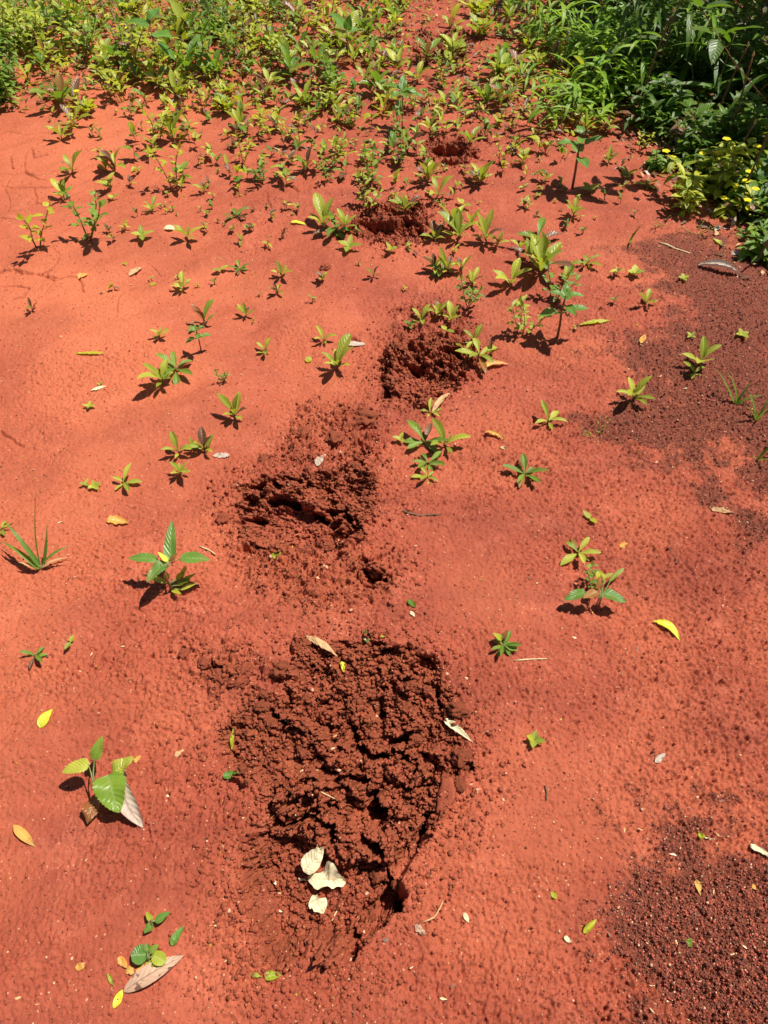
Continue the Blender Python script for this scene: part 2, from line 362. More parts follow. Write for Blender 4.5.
M['bush'] = leafmat('bush_leaf', (.025,.075,.007), (.12,.23,.018), (.16,.28,.05), .34, 0, tcol=(.26,.50,.01))
M['bamboo'] = leafmat('blade_leaf', (.10,.25,.015), (.32,.50,.035), (.40,.52,.12), .40, 0, tcol=(.50,.75,.02))
M['yellow'] = leafmat('yellow_leaf', (.80,.72,.02), (.72,.74,.06), (.85,.80,.25), .25)
M['orange'] = leafmat('orange_leaf', (.78,.34,.05), (.70,.42,.10), (.8,.5,.2), .2, .3)
M['cream'] = leafmat('cream_dry_leaf', (.78,.66,.38), (.82,.72,.46), (.62,.45,.24), .15, .12, .6)
M['tan'] = leafmat('tan_dry_leaf', (.60,.36,.16), (.66,.42,.2), (.45,.22,.1), .12, .35, .6)
M['grey'] = leafmat('grey_dry_leaf', (.46,.36,.28), (.62,.52,.42), (.25,.17,.12), .08, .2, .6)
M['mottled'] = leafmat('mottled_dry_leaf', (.40,.22,.13), (.56,.36,.24), (.2,.1,.06), .08, .85, .6)
M['russet'] = leafmat('russet_leaf', (.30,.09,.03), (.42,.22,.05), (.4,.3,.1), .3, .2)
M['twigleaf'] = leafmat('dead_brown_leaf', (.10,.045,.02), (.22,.11,.05), (.2,.1,.05), .1, .2)
M['petal'] = leafmat('petal', (.85,.72,.01), (.88,.80,.02), (.88,.75,.02), .3)
def plain(name, c, r=.6):
    m, t, b = mat(name); tc = node(t, 'ShaderNodeTexCoord')
    n = rampn(t, noise_n(t, tc.outputs['Object'], 60, 3), .3, .7)
    t.links.new(mix(t, n, tuple(v*.7 for v in c), tuple(min(1, v*1.25) for v in c)), b.inputs['Base Color']); b.inputs['Roughness'].default_value = r; return m
M['stem'] = plain('reddish_stem', (.20,.085,.035)); M['gstem'] = plain('green_stem', (.16,.20,.05)); M['straw'] = plain('straw', (.62,.48,.24))
M['twig'] = plain('brown_twig', (.14,.07,.035)); M['white'] = plain('white_speck', (.75,.72,.68))
M['palegrit'] = plain('pale_grit', (.62,.34,.20)); M['darkgrit'] = plain('dark_grit', (.16,.040,.019)); M['redgrit'] = plain('red_grit', (.40,.085,.045))

# ---------------------------------------------------------------- tagging
def tag(o, label=None, cat=None, group=None, kind=None):
    for k, v in (('label', label), ('category', cat), ('group', group), ('kind', kind)):
        if v: o[k] = v
    return o
def empty(name, loc, rz=0., s=1.):
    o = bpy.data.objects.new(name, None); C.objects.link(o); o.location = loc; o.rotation_euler = (0, 0, rz); o.scale = (s, s, s)
    o.empty_display_size = .02; return o
class MB:
    def __init__(s): s.v = []; s.f = []; s.uv = []; s.mi = []
    def add(s, vs, fs, uvs=None, mi=0):
        k = len(s.v); s.v += [tuple(p) for p in vs]
        for f in fs: s.f.append(tuple(i+k for i in f)); s.mi.append(mi)
        s.uv += (uvs or [(.2, .5)]*len(vs))
    def mesh(s, name, mats):
        me = bpy.data.meshes.new(name); me.from_pydata(s.v, [], s.f)
        for m in (mats if isinstance(mats, (list, tuple)) else [mats]): me.materials.append(m)
        me.polygons.foreach_set('material_index', s.mi); me.polygons.foreach_set('use_smooth', [True]*len(s.f))
        ul = me.uv_layers.new(name='UVMap'); li = np.empty(len(me.loops), np.int32); me.loops.foreach_get('vertex_index', li)
        ul.data.foreach_set('uv', np.array(s.uv, np.float32)[li].ravel()); me.update(); return me
    def build(s, name, mats, parent=None):
        o = bpy.data.objects.new(name, s.mesh(name, mats)); C.objects.link(o)
        if parent: o.parent = parent
        return o
PROF = {'lance': lambda t: (math.sin(math.pi*t**.85)**.8)*(1 if t < .999 else 0),
        'spat': lambda t: .16+.84*math.sin(math.pi*min(1, max(0, (t-.08)/.92))**1.25) if t < .985 else .10,
        'ovate': lambda t: math.sin(math.pi*t**.62)**.75 if 0 < t < 1 else 0,
        'round': lambda t: math.sin(math.pi*t)**.5 if 0 < t < 1 else 0,
        'blade': lambda t: min(1, t*6+.4)*(1-t**2.2)}
def leaf(mb, base, d, up, L, Wd, prof='lance', bend=.5, fold=.3, wave=.0, petiole=.0, nt=9, ns=4, teeth=0., mi=0):
    """leaf starting at base along unit d, its upper side towards up; bends away from up along its length"""
    d = Vector(d).normalized(); up = Vector(up); up = (up-d*up.dot(d)).normalized(); side = d.cross(up)
    pts = []; p = Vector(base); ang = 0.; ph = random.random()*6
    tot = petiole+1; dl = L/nt
    vs = []; uvs = []; fs = []
    if petiole > 0:
        pd = d.copy(); q0 = p.copy(); p = p+pd*L*petiole
        tube(mb, [q0, q0.lerp(p, .5), p], [.035*L]*3, 4, mi=mi)
    for i in range(nt+1):
        t = i/nt; a = bend*t
        dd = d*math.cos(a)-up*math.sin(a); nn = up*math.cos(a)+d*math.sin(a)
        if i: p = p+dd*dl
        w = Wd*.5*PROF[prof](t)
        if teeth and i % 2: w *= 1-teeth
        w = max(w, .0004)
        for j in range(ns+1):
            s = j/ns*2-1
            hgt = abs(s)*w*fold + wave*w*math.sin(t*9+ph+s*2.)*abs(s)
            vs.append(p+side*(s*w)+nn*hgt); uvs.append((j/ns, t))
    for i in range(nt):
        for j in range(ns):
            a = i*(ns+1)+j; fs.append((a, a+1, a+ns+2, a+ns+1))
    mb.add(vs, fs, uvs, mi)
def tube(mb, pts, rad, n=5, mi=0):
    vs = []; fs = []; k = len(pts)
    for i, p in enumerate(pts):
        p = Vector(p); a = Vector(pts[max(0, i-1)]); b = Vector(pts[min(k-1, i+1)]); d = (b-a).normalized() if (b-a).length > 1e-9 else Vector((0,0,1))
        u = d.orthogonal().normalized(); v = d.cross(u)
        for j in range(n):
            an = 2*math.pi*j/n; vs.append(p+(u*math.cos(an)+v*math.sin(an))*rad[i])
    for i in range(k-1):
        for j in range(n): fs.append((i*n+j, i*n+(j+1) % n, (i+1)*n+(j+1) % n, (i+1)*n+j))
    fs.append(tuple(range(n))[::-1]); fs.append(tuple((k-1)*n+j for j in range(n)))
    mb.add(vs, fs, None, mi)
R = random.uniform
def pol(az, el): return Vector((math.cos(az)*math.cos(el), math.sin(az)*math.cos(el), math.sin(el)))

# ---------------------------------------------------------------- the ground sheet
def build_ground():
    ys = [.02]
    while ys[-1] < 6.2: ys.append(ys[-1]+max(.0022, (.00155 if ys[-1] > 3.6 else .00125)*math.hypot(ys[-1], H0)))
    st = ys[-1]-ys[-2]; far = []
    yy = ys[-1]
    while yy < 120: st *= 1.22; yy += st; far.append(yy)
    st = .0025; near = []; yy = ys[0]
    while yy > -25: st *= 1.35; yy -= st; near.append(yy)
    ys = np.array(near[::-1]+ys+far)
    nu = 980; u = np.linspace(-1, 1, nu); st = u[1]-u[0]; ext = []; e = 1.
    while e < 60: st *= 1.4; e += st; ext.append(e)
    u = np.concatenate([-np.array(ext[::-1]), u, np.array(ext)])
    half = np.where((ys > 0), .5*(np.maximum(ys, 0)*cp+H0*sp_)+.32, .9)
    half = np.minimum(half, 3.2)
    X = u[None, :]*half[:, None]; Y = np.repeat(ys[:, None], len(u), 1)
    xf, yf = X.ravel(), Y.ravel()
    z, m, gr, rough, dist = ground(xf, yf)
    bowlm = np.zeros(xf.shape)
    for g, dep, s_ in BG:
        k = masked(g, .1, xf, yf); bowlm[k] = np.maximum(bowlm[k], sst(.0, .05, sdf(g, xf[k], yf[k])+.03*perlin(xf[k]*20, yf[k]*20, 77)))
    fade = sst(12, 6.5, np.abs(xf))*sst(14, 7, yf)*sst(-4, -1.5, yf)
    z = z*fade
    sx, sy = shear(xf, yf, z, m)
    nv = len(xf); ny, nx = X.shape
    me = bpy.data.meshes.new('ground')
    me.vertices.add(nv); me.vertices.foreach_set('co', np.stack([sx, sy, z], 1).astype(np.float32).ravel())
    i = (np.arange(ny-1)[:, None]*nx+np.arange(nx-1)[None, :]).ravel()
    quads = np.stack([i, i+1, i+nx+1, i+nx], 1).astype(np.int32); nf = len(quads)
    me.loops.add(nf*4); me.loops.foreach_set('vertex_index', quads.ravel())
    me.polygons.add(nf); me.polygons.foreach_set('loop_start', np.arange(0, nf*4, 4, dtype=np.int32)); me.polygons.foreach_set('loop_total', np.full(nf, 4, np.int32))
    me.polygons.foreach_set('use_smooth', np.ones(nf, bool))
    me.update(calc_edges=True)
    orange = sst(.0, -1.2, xf)*.75*sst(.4, 1.3, yf)*(.6+.5*perlin(xf*1.2, yf*1.2, 99))
    orange += .5*sst(3.2, 2.2, yf)*sst(-.15,.25, perlin(xf*3.0, yf*3.0, 98))*.5
    for nm, arr in (('wet', np.clip(np.maximum(m*(1-.42*bowlm)*np.where(yf > 1.05, .82, .95), dist*.35), 0, 1)), ('gravel', gr), ('rough', rough), ('orange', np.clip(orange, 0, .8)*(1-m))):  # moist pits and disturbed soil, plus shade painted along the cracks
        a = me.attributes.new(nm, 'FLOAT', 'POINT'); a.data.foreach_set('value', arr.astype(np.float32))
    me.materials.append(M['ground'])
    o = bpy.data.objects.new('ground', me); C.objects.link(o); o['kind'] = 'structure'; o['label'] = 'bare red soil crust with churned hoof pits and dark gravelly patches'
build_ground()
_gx = np.arange(-4, 4.2, .04); _gy = np.arange(0, 7.2, .04); _X, _Y = np.meshgrid(_gx, _gy)
_L = ground(_X.ravel(), _Y.ravel(), False)[0].reshape(_X.shape).tolist()
def gq(x, y):
    a = min(max((x+4)/.04, 0), len(_gx)-2); b = min(max(y/.04, 0), len(_gy)-2); i = int(a); j = int(b); a -= i; b -= j
    return (_L[j][i]*(1-a)+_L[j][i+1]*a)*(1-b)+(_L[j+1][i]*(1-a)+_L[j+1][i+1]*a)*b

# ---------------------------------------------------------------- landmarks for the labels
LM = []      # (name, world x, y, weight)
def landmark(name, px, py): x, y = at(px, py); LM.append((name, x, y))
for n_, a, b in (('the largest churned pit', 340, 800), ('the second churned pit', 305, 515), ('the third churned pit', 425, 362), ('the fourth churned pit', 390, 226),
    ('the fifth churned pit', 450, 150), ('the farthest churned pit', 440, 46), ('the four-leaved plant', 172, 590), ('the serrated-leaved plant', 100, 790),
    ('the tall stalked plant', 556, 337), ('the big dry curled leaf by the gravel', 717, 275), ('the dark gravel patch', 700, 400), ('the left grass tuft', 38, 568),
    ('the cracked crust at left', 40, 190), ('the flowering bush', 735, 225), ('the big broad-leaved cluster', 165, 380), ('the yellow dead leaf strip', 595, 322),
    ('the dark-leaved forked plant', 598, 605), ('the bamboo grass', 600, 110), ('the orange fallen leaf', 118, 523), ('the white scrap', 169, 230)):
    landmark(n_, a, b)
used = {}
def where(x, y, skip=None):
    best = sorted((math.hypot(x-a, y-b), n, a, b) for n, a, b in LM if n != skip)
    out = []
    for d, n, a, b in best[:5]:
        dx, dy = x-a, y-b; h = 'right of' if dx > 0 else 'left of'; v = 'beyond' if dy > 0 else 'in front of'
        if abs(dx) > 2.2*abs(dy): r = h
        elif abs(dy) > 2.2*abs(dx): r = v
        else: r = ('beyond and ' if dy > 0 else 'in front and ')+h
        r = r.replace('in front and ', 'nearer and ')
        pre = 'close ' if d < .18 else ('just ' if d < .35 else ('a step ' if d < .6 else 'far '))
        if r.startswith('in front') and pre in ('close ', 'a step '): pre = {'close ': 'right ', 'a step ': 'well '}[pre]
        out.append(f'{pre}{r} {n}')
    return out
def uniq(look, x, y):
    ws = where(x, y); cands = [f'{look} {w}' for w in ws]
    cands += [f'{look} {ws[0]}, {w}' for w in ws[1:]] + [f'{look} {ws[1]}, {w}' for w in ws[2:]]
    for l in cands:
        if len(l.split()) <= 16 and l not in used: used[l] = 1; return l
    for o_ in ('second', 'third', 'fourth', 'fifth'):
        for w in ws[:3]:
            l = f'{o_} {look} {w}'
            if len(l.split()) <= 16 and l not in used: used[l] = 1; return l
    return cands[0]

# ---------------------------------------------------------------- plant kinds, built once in unit form
def part_leaf(parent, mk, **kw):
    mb = MB(); leaf(mb, **kw); return mb.build('leaf', M[mk], parent)
ARCH = {}
def arch_seedling(k, spread=1.):     # unit height ~1 ; rosette of upright spatulate leaves on a short reddish stem
    r = empty('seedling', (0, 0, -50)); n = random.randint(5, 9); mk = random.choice(['young', 'young', 'young', 'green', 'young'])
    mb = MB(); lean = Vector((R(-.1, .1), R(-.1, .1), 0)); top = Vector((0, 0, .22))+lean
    tube(mb, [(0, 0, -.25), (0, 0, 0), top*.6, top], [.03, .03, .026, .02], 5); mb.build('stem', M['stem'], r)
    a0 = R(0, 6.28)
    for i in range(n):
        az = a0+i*2.4+R(-.3, .3); inner = i/n
        el = math.radians(56+30*inner+R(-24, 6)) if spread == 1 else math.radians(12+30*inner+R(-8, 8))
        L = R(.50, .95)*(.75+.25*inner); d = pol(az, el)
        part_leaf(r, ('russet' if random.random() < .5 else 'twigleaf') if random.random() < .16 else mk, base=top*(.3+.7*inner), d=d, up=(-math.cos(az)*.9, -math.sin(az)*.9, .8), L=L, Wd=L*R(.24, .36),
                  prof='spat', bend=R(.25, .9), fold=R(.25, .7), wave=.18, nt=7, ns=4)
    return r
def arch_weed(k):         # thin branched stems with small round leaves
    r = empty('leafy_weed', (0, 0, -50)); mk = random.choice(['young', 'green', 'lime'])
    st = MB(); lf = MB()
    for s in range(random.randint(2, 4)):
        az = R(0, 6.28); p = Vector((0, 0, -.1)); pts = [p]; d = pol(az, math.radians(R(55, 80)))
        for i in range(6):
            p = p+d*.2; d = (d+Vector((R(-.2, .2), R(-.2, .2), .05))).normalized(); pts.append(p)
            if i > 0:
                for sg in (0, math.pi):
                    a = az+i*1.57+sg+R(-.3, .3)
                    leaf(lf, p, pol(a, math.radians(R(5, 45))), (0, 0, 1), R(.18, .32), R(.10, .17), 'ovate', R(.2, .8), .2, .1, .15, nt=5, ns=2)
        tube(st, pts, [.018]*3+[.012]*(len(pts)-3), 4)
        leaf(lf, p, d, (math.cos(az), math.sin(az), .4), .25, .12, 'ovate', .3, .2, .1, .1, nt=5, ns=2)
    st.build('stem', M['stem'], r); lf.build('foliage', M[mk], r); return r
def arch_crowd(k):        # far seedling: foliage + stem, and a couple of underleaves
    r = empty('seedling', (0, 0, -50)); mk = ['young', 'green', 'young', 'lime', 'young', 'green'][k % 6]
    st = MB(); lf = MB()
    for s in range(random.choice([1, 2, 3])):
        b = Vector((R(-.15, .15), R(-.15, .15), 0)) if s else Vector((0, 0, 0)); a0 = R(0, 6); hs = R(.15, .4)
        tube(st, [b-Vector((0, 0, .25)), b+Vector((0, 0, hs))], [.028, .02], 4)
        n = random.randint(4, 7)
        for i in range(n):
            az = a0+2.4*i; inn = i/n; L = R(.5, .9)*(1 if not s else .7)
            leaf(lf, b+Vector((0, 0, hs*(.4+.6*inn))), pol(az, math.radians(46+40*inn+R(-26, 6))), (-math.cos(az), -math.sin(az), .8), L, L*R(.24, .4), 'spat', R(.2, 1.), R(.3, .8), .15, nt=6, ns=2, mi=(random.choice([1, 2]) if random.random() < .2 else 0))
    st.build('stem', M['stem'], r); lf.build('foliage', [M[mk], M['russet'], M['twigleaf']], r); return r
def arch_sprout(k):       # two to four tiny cotyledon leaves
    r = empty('sprout', (0, 0, -50)); mb = MB(); tube(mb, [(0, 0, -.3), (0, 0, .3)], [.05, .04], 5); mb.build('stem', M['stem'], r)
    n = random.choice([2, 3, 4]); a0 = R(0, 6)
    for i in range(n):
        az = a0+i*6.283/n; part_leaf(r, random.choice(['lime', 'young']), base=(0, 0, .3), d=pol(az, math.radians(R(15, 45))), up=(0, 0, 1), L=R(.6, .9), Wd=R(.35, .5), prof='ovate', bend=.3, fold=.2, wave=.1, nt=5, ns=4)
    return r
def arch_opp(k):          # upright stem carrying opposite pairs of ovate leaves
    r = empty('stalked_plant', (0, 0, -50)); mb = MB(); tube(mb, [(0, 0, -.2), (.02, 0, .3), (0, .02, .6), (0, 0, .9)], [.025, .022, .018, .014], 5); mb.build('stem', M['stem'], r)
    for i, z in enumerate((.55, .72, .86, .9)):
        for sg in (0, math.pi):
            az = i*1.57+sg+R(-.3, .3)+k; L = (.38, .34, .26, .16)[i]
            part_leaf(r, 'broad', base=(0, 0, z), d=pol(az, math.radians(R(5, 30)+i*8)), up=(0, 0, 1), L=L, Wd=L*.55, prof='ovate', bend=R(.3, .9), fold=.25, wave=.15, petiole=.2, nt=8, ns=4)
    return r
def arch_grass(k):
    r = empty('grass_tuft', (0, 0, -50)); n = random.randint(3, 5)
    for i in range(n):
        az = R(0, 6.28); el = math.radians(R(45, 85)); part_leaf(r, 'green', base=(0, 0, -.05), d=pol(az, el), up=(-math.cos(az), -math.sin(az), .3), L=R(.7, 1.1), Wd=R(.06, .10), prof='blade', bend=R(.2, 1.1), fold=.5, nt=9, ns=2)
    return r
def arch_wispy(k):
    r = empty('wispy_weed', (0, 0, -50)); st = MB(); lf = MB()
    for s in range(5):
        az = R(0, 6.28); p = Vector((0, 0, -.05)); pts = [p.copy()]; d = pol(az, math.radians(R(20, 60)))
        for i in range(6):
            p = p+d*.17; d = (d+Vector((R(-.3, .3), R(-.3, .3), R(-.1, .1)))).normalized(); pts.append(p.copy())
            for s2 in range(2): leaf(lf, p, pol(R(0, 6), R(0, 1)), (0, 0, 1), R(.06, .14), .04, 'ovate', .3, .2, 0, 0, nt=3, ns=2)
        tube(st, pts, [.012]*len(pts), 4)
    st.build('stem', M['twig'], r); lf.build('foliage', M['young'], r); return r
for k in range(10): ARCH.setdefault('S', []).append(arch_seedling(k))
for k in range(4): ARCH.setdefault('F', []).append(arch_seedling(k, 0))
for k in range(5): ARCH.setdefault('W', []).append(arch_weed(k))
for k in range(14): ARCH.setdefault('C', []).append(arch_crowd(k))
for k in range(4): ARCH.setdefault('T', []).append(arch_sprout(k))
for k in range(3): ARCH.setdefault('O', []).append(arch_opp(k))
for k in range(3): ARCH.setdefault('G', []).append(arch_grass(k))
for k in range(2): ARCH.setdefault('Y', []).append(arch_wispy(k))
src = [o for v in ARCH.values() for o in v]
KIDS = {o: [c for c in C.objects if c.parent == o] for o in src}
def instance(proto, loc, rz, s, sz=None):
    r = proto.copy(); C.objects.link(r); r.location = loc; r.rotation_euler = (0, 0, rz); r.scale = (s, s, s*(sz or 1))
    for ch in KIDS[proto]:
        c = ch.copy(); C.objects.link(c); c.parent = r
    return r
LOOK = {'S': ('upright green seedling', 'seedling'), 'F': ('spreading green seedling', 'seedling'), 'W': ('small-leaved branching weed', 'weed'), 'T': ('tiny two-tone sprout', 'sprout'),
        'O': ('stalked plant with paired leaves', 'plant'), 'G': ('thin green grass tuft', 'grass tuft'), 'Y': ('wispy thin-stemmed weed', 'weed')}
GRP = {'S': 'seedlings scattered on the red soil', 'F': 'seedlings scattered on the red soil', 'W': 'small weeds on the red soil', 'T': 'tiny sprouts on the red soil', 'O': 'stalked plants', 'G': 'grass tufts', 'Y': 'wispy weeds'}
placed = []
def hgt(px, py, hpx, z=0):
    x, y = at(px, py); dep = depth_at(y); el = PITCH+math.atan((py-512)/FP)
    return hpx*dep/FP/max(.3, math.cos(el))
def plant(px, py, hpx, kind, look=None, idx=None):
    p = on(px, py); h = hgt(px, py, hpx)
    if kind in 'SFT' : h = min(h, hpx*depth_at(p.y)/FP*1.45)
    proto = random.choice(ARCH[kind]) if idx is None else ARCH[kind][idx]
    s = h*{'S': .92, 'F': .95, 'W': .95, 'T': 1., 'O': .95, 'G': 1., 'Y': 1.}[kind]
    o = instance(proto, p-Vector((0, 0, .002)), R(0, 6.28), s)
    lk, cat = LOOK[kind]
    if look: lk = look
    elif kind in 'SFWO': lk = ('small ' if h < .06 else ('tall ' if h > .115 else ''))+lk
    lk = lk.replace('small small', 'small')
    tag(o, uniq(lk, p.x, p.y), cat, GRP[kind]); placed.append((p.x, p.y, h)); return o
HAND = """72,175,27,S 115,170,34,S 65,200,24,S 107,172,20,S 88,240,38,W 38,248,38,W 113,200,9,T 152,212,18,S 143,239,13,T 188,240,24,S 237,218,18,F 249,232,10,T
175,192,34,W 183,188,16,S 203,193,18,S 242,165,22,W 62,140,26,S 70,135,22,W 175,142,36,S 158,140,30,W 147,104,24,S 178,100,34,S 240,130,28,S 262,182,18,W
264,100,28,S 307,107,30,S 271,140,24,W 299,150,24,W 307,170,30,S 338,153,24,S 352,127,18,W 407,153,28,S 393,140,22,W 332,167,22,W 328,183,17,W
375,187,28,W 366,208,26,W 324,230,36,S 345,230,28,S 333,234,28,F 407,214,26,S 427,182,30,S 436,200,28,S 452,228,32,S 478,185,30,S 499,164,20,W 487,243,30,S 458,241,34,S
436,242,24,S 472,227,20,S 463,207,12,T 486,137,24,S 468,147,26,S 431,133,24,S 413,110,18,W 459,107,20,S 477,114,20,S 441,88,20,W 418,84,26,S 398,74,28,S 301,108,20,S
362,160,18,W 399,167,22,W 349,250,14,T 391,253,10,T 540,244,32,F 587,266,22,F 572,190,56,O 544,182,18,S 545,155,20,S 520,80,22,S 530,50,32,S 545,103,22,S 532,120,22,S
572,127,30,S 587,133,28,S 609,163,18,S 573,217,24,S 605,200,20,S 589,193,14,T 629,243,22,G 647,187,18,F 626,180,14,T 640,150,18,W 668,117,16,W 657,227,14,Y 697,233,18,Y 692,213,14,Y
32,311,16,S 183,291,20,S 206,327,32,S 163,385,30,S 176,374,26,F 201,352,26,O 245,317,17,S 240,270,14,F 283,277,20,S 278,293,16,S 265,354,16,S 236,418,28,S 195,450,14,S 207,453,24,S
180,455,20,S 181,475,18,S 222,381,12,W 338,370,34,S 325,342,17,S 374,277,16,S 222,272,10,T 160,338,16,S 90,408,6,T
421,322,20,S 439,318,18,S 451,325,20,S 446,338,9,T 468,305,24,W 473,284,22,S 461,272,22,S 436,270,24,S 448,272,24,S 440,272,20,F 474,345,20,S 477,365,30,F 488,358,20,S 466,352,16,S
430,413,14,F 425,443,26,F 447,448,28,S 430,465,18,F 427,478,16,F 400,442,8,T 496,246,20,S 512,288,32,S 541,276,46,S 529,262,30,S 551,300,28,W 557,338,48,O 523,335,26,W 519,250,16,S 565,282,18,S
548,424,20,F 524,475,22,F 634,402,30,S 701,368,30,S 694,374,16,F 736,404,32,G 757,420,28,G 758,460,24,G 597,437,16,Y 646,305,20,S 634,277,12,T 741,337,10,T 590,520,9,T
578,555,24,F 594,590,14,W 533,742,11,T 87,486,6,T 96,488,8,T 125,485,18,F 35,658,14,F 72,645,8,T 3,530,14,F 505,648,16,F 690,338,6,T 683,281,8,T 40,92,14,F 100,385,4,T""".split()
for h_ in HAND:
    a, b, c_, k = h_.split(','); a, b, c_ = float(a), float(b), float(c_)
    plant(a, b, c_, k)

# ---------------------------------------------------------------- foreground plants built leaf by leaf
def big_plant(name, label, cat, px, py, leaves, stems=(), stem_h=.03):
    g = on(px, py); r = tag(empty(name, g), label, cat, 'leafy plants in the foreground' if cat == 'plant' else None)
    mb = MB(); tube(mb, [(0, 0, -.02), (0, 0, stem_h*.5), (0, 0, stem_h)], [.0028, .0026, .0020], 6); mb.build('stem', M['stem'], r)
    for (b0, b1, h0, t0, t1, h1, wd, prof, mk, up, kw) in leaves:
        B = pt(b0, b1, h0, g.z)-g; T = pt(t0, t1, h1, g.z)-g; d = T-B; L = d.length
        bend = kw.get('bend', .35)
        upv = Vector(up); dn = d.normalized(); u2 = (upv-dn*upv.dot(dn)).normalized()
        d2 = dn*math.cos(bend/2)+u2*math.sin(bend/2)      # start raised so the chord ends at the tip
        m_ = MB(); j = Vector((0, 0, min(stem_h, h0)))
        k0 = dict(fold=.25, wave=.15, teeth=0., nt=14, ns=6); k0.update({a: b for a, b in kw.items() if a != 'bend'})
        leaf(m_, B, d2, u2, L*1.02, wd, prof, bend, **k0)
        lo = m_.build('leaf', M[mk], r)
        if kw.get('lab'): pass
        if (B-j).length > .006:
            s_ = MB(); tube(s_, [j, j.lerp(B, .5)+Vector((0, 0, .004)), B+dn*.003], [.0016, .0014, .0012], 5); s_.build('leaf_stalk', M['gstem'], lo)
    return r
U = (0, 0, 1)
NT = dict(teeth=0.10, nt=22)
p1 = big_plant('leafy_plant', 'plant with four big pointed dark green leaves, left of the second pit', 'plant', 172, 592, [
 (170,563,.085, 172,521,.125, .030, 'ovate','broad', (0,-1,.5), dict(bend=.2)), (158,560,.085, 128,558,.08, .028,'ovate','broad',U,dict(teeth=.06)),
 (166,562,.085, 147,582,.085, .034,'ovate','broad',U,dict(teeth=.06)), (180,558,.085, 210,560,.085, .033,'ovate','broad',U,dict(teeth=.06)),
 (170,562,.09, 178,553,.11, .014,'ovate','russet',U,dict(nt=6,ns=2)), (168,562,.09, 158,552,.105, .012,'ovate','yellow',U,dict(nt=6,ns=2)),
 (176,580,.03, 185,572,.045, .016,'round','lime',U,dict(nt=6)), (176,583,.02, 190,580,.03, .016,'round','young',U,dict(nt=6)), (172,590,.01, 181,594,.02, .012,'ovate','lime',U,dict(nt=6)),
 (168,580,.03, 165,572,.045, .013,'round','young',U,dict(nt=6)), (180,590,.01, 197,583,.02, .014,'ovate','young',U,dict(nt=6)), (182,578,.03, 186,566,.06, .013,'round','lime',U,dict(nt=6)),
 (168,584,.02, 142,574,.03, .014,'ovate','young',U,dict(nt=6)), (178,586,.02, 196,573,.035, .014,'ovate','young',U,dict(nt=6))], stem_h=.085)
p2 = big_plant('leafy_plant', 'ragged plant with serrated bright green leaves at lower left of the photo', 'plant', 101, 795, [
 (94,760,.06, 102,736,.085, .024,'ovate','green',(0,-1,.6),dict(teeth=.18,nt=20,bend=.5)), (90,764,.06, 62,772,.05, .030,'ovate','young',U,dict(teeth=.15,nt=20)),
 (113,774,.05, 133,757,.06, .033,'ovate','young',U,dict(teeth=.10,nt=20,wave=.3)), (108,775,.055, 119,813,.045, .062,'ovate','green',U,dict(teeth=.10,nt=24,bend=.8,wave=.25)),
 (97,797,.02, 87,824,.02, .034,'ovate','russet',U,dict(teeth=.1,nt=18,bend=1.0,wave=.5)), (95,802,.018, 90,822,.014, .022,'ovate','lime',U,dict(nt=10,bend=.7))], stem_h=.05)
p3 = big_plant('leafy_plant', 'dark green forked plant with four broad leaves, right side below the twin rosettes', 'plant', 597, 610, [
 (586,592,.05, 564,600,.04, .026,'ovate','broad',U,{}), (603,593,.05, 626,602,.04, .030,'ovate','broad',U,{}), (598,592,.055, 583,598,.06, .022,'ovate','russet',U,dict(nt=10)),
 (599,590,.055, 601,575,.075, .018,'ovate','russet',(0,-1,.6),dict(nt=10)), (602,582,.06, 598,571,.07, .022,'round','lime',U,dict(nt=8)), (604,578,.06, 613,573,.065, .010,'ovate','young',U,dict(nt=8)),
 (609,582,.02, 624,568,.03, .012,'round','young',U,dict(nt=8))], stem_h=.05)
p5 = big_plant('small_weed', 'small weed near the fallen straw with one pale round leaf at its foot', 'weed', 502, 640, [
 (503,643,.012, 517,650,.012, .020,'round','broad',U,dict(nt=8)), (502,640,.02, 493,633,.03, .014,'ovate','lime',U,dict(nt=8)), (503,639,.02, 507,630,.035, .012,'ovate','russet',U,dict(nt=8))], stem_h=.02)
g1 = big_plant('grass_tuft', 'arching long-bladed grass tuft at the left edge of the photo', 'grass tuft', 40, 570, [
 (41,566,.01, 36,490,.17, .010,'blade','green',(-1,-.3,.3),dict(bend=.3,fold=.6,ns=2)), (40,567,.01, 2,518,.10, .012,'blade','broad',U,dict(bend=1.2,fold=.5,ns=2)), (39,569,.01, 0,540,.05, .012,'blade','green',U,dict(bend=1.0,fold=.5,ns=2)),
 (42,566,.01, 47,525,.10, .011,'blade','broad',(1,-.3,.3),dict(bend=.2,fold=.5,ns=2)), (43,566,.01, 70,545,.05, .010,'blade','broad',U,dict(bend=1.0,fold=.5,ns=2)), (42,568,.01, 68,557,.03, .009,'blade','tan',U,dict(bend=.9,fold=.5,ns=2)),
 (38,569,.01, 18,562,.025, .009,'blade','tan',U,dict(bend=.8,fold=.5,ns=2))], stem_h=.02)
p6 = big_plant('small_weed', 'three-leaved sprig beside the mottled dry leaf at the bottom left', 'weed', 153, 923, [
 (155,922,.015, 170,912,.02, .014,'ovate','broad',U,dict(nt=8)), (152,921,.015, 146,912,.02, .010,'ovate','lime',U,dict(nt=8)), (153,924,.015, 144,933,.015, .014,'ovate','green',U,dict(nt=8))], stem_h=.018)
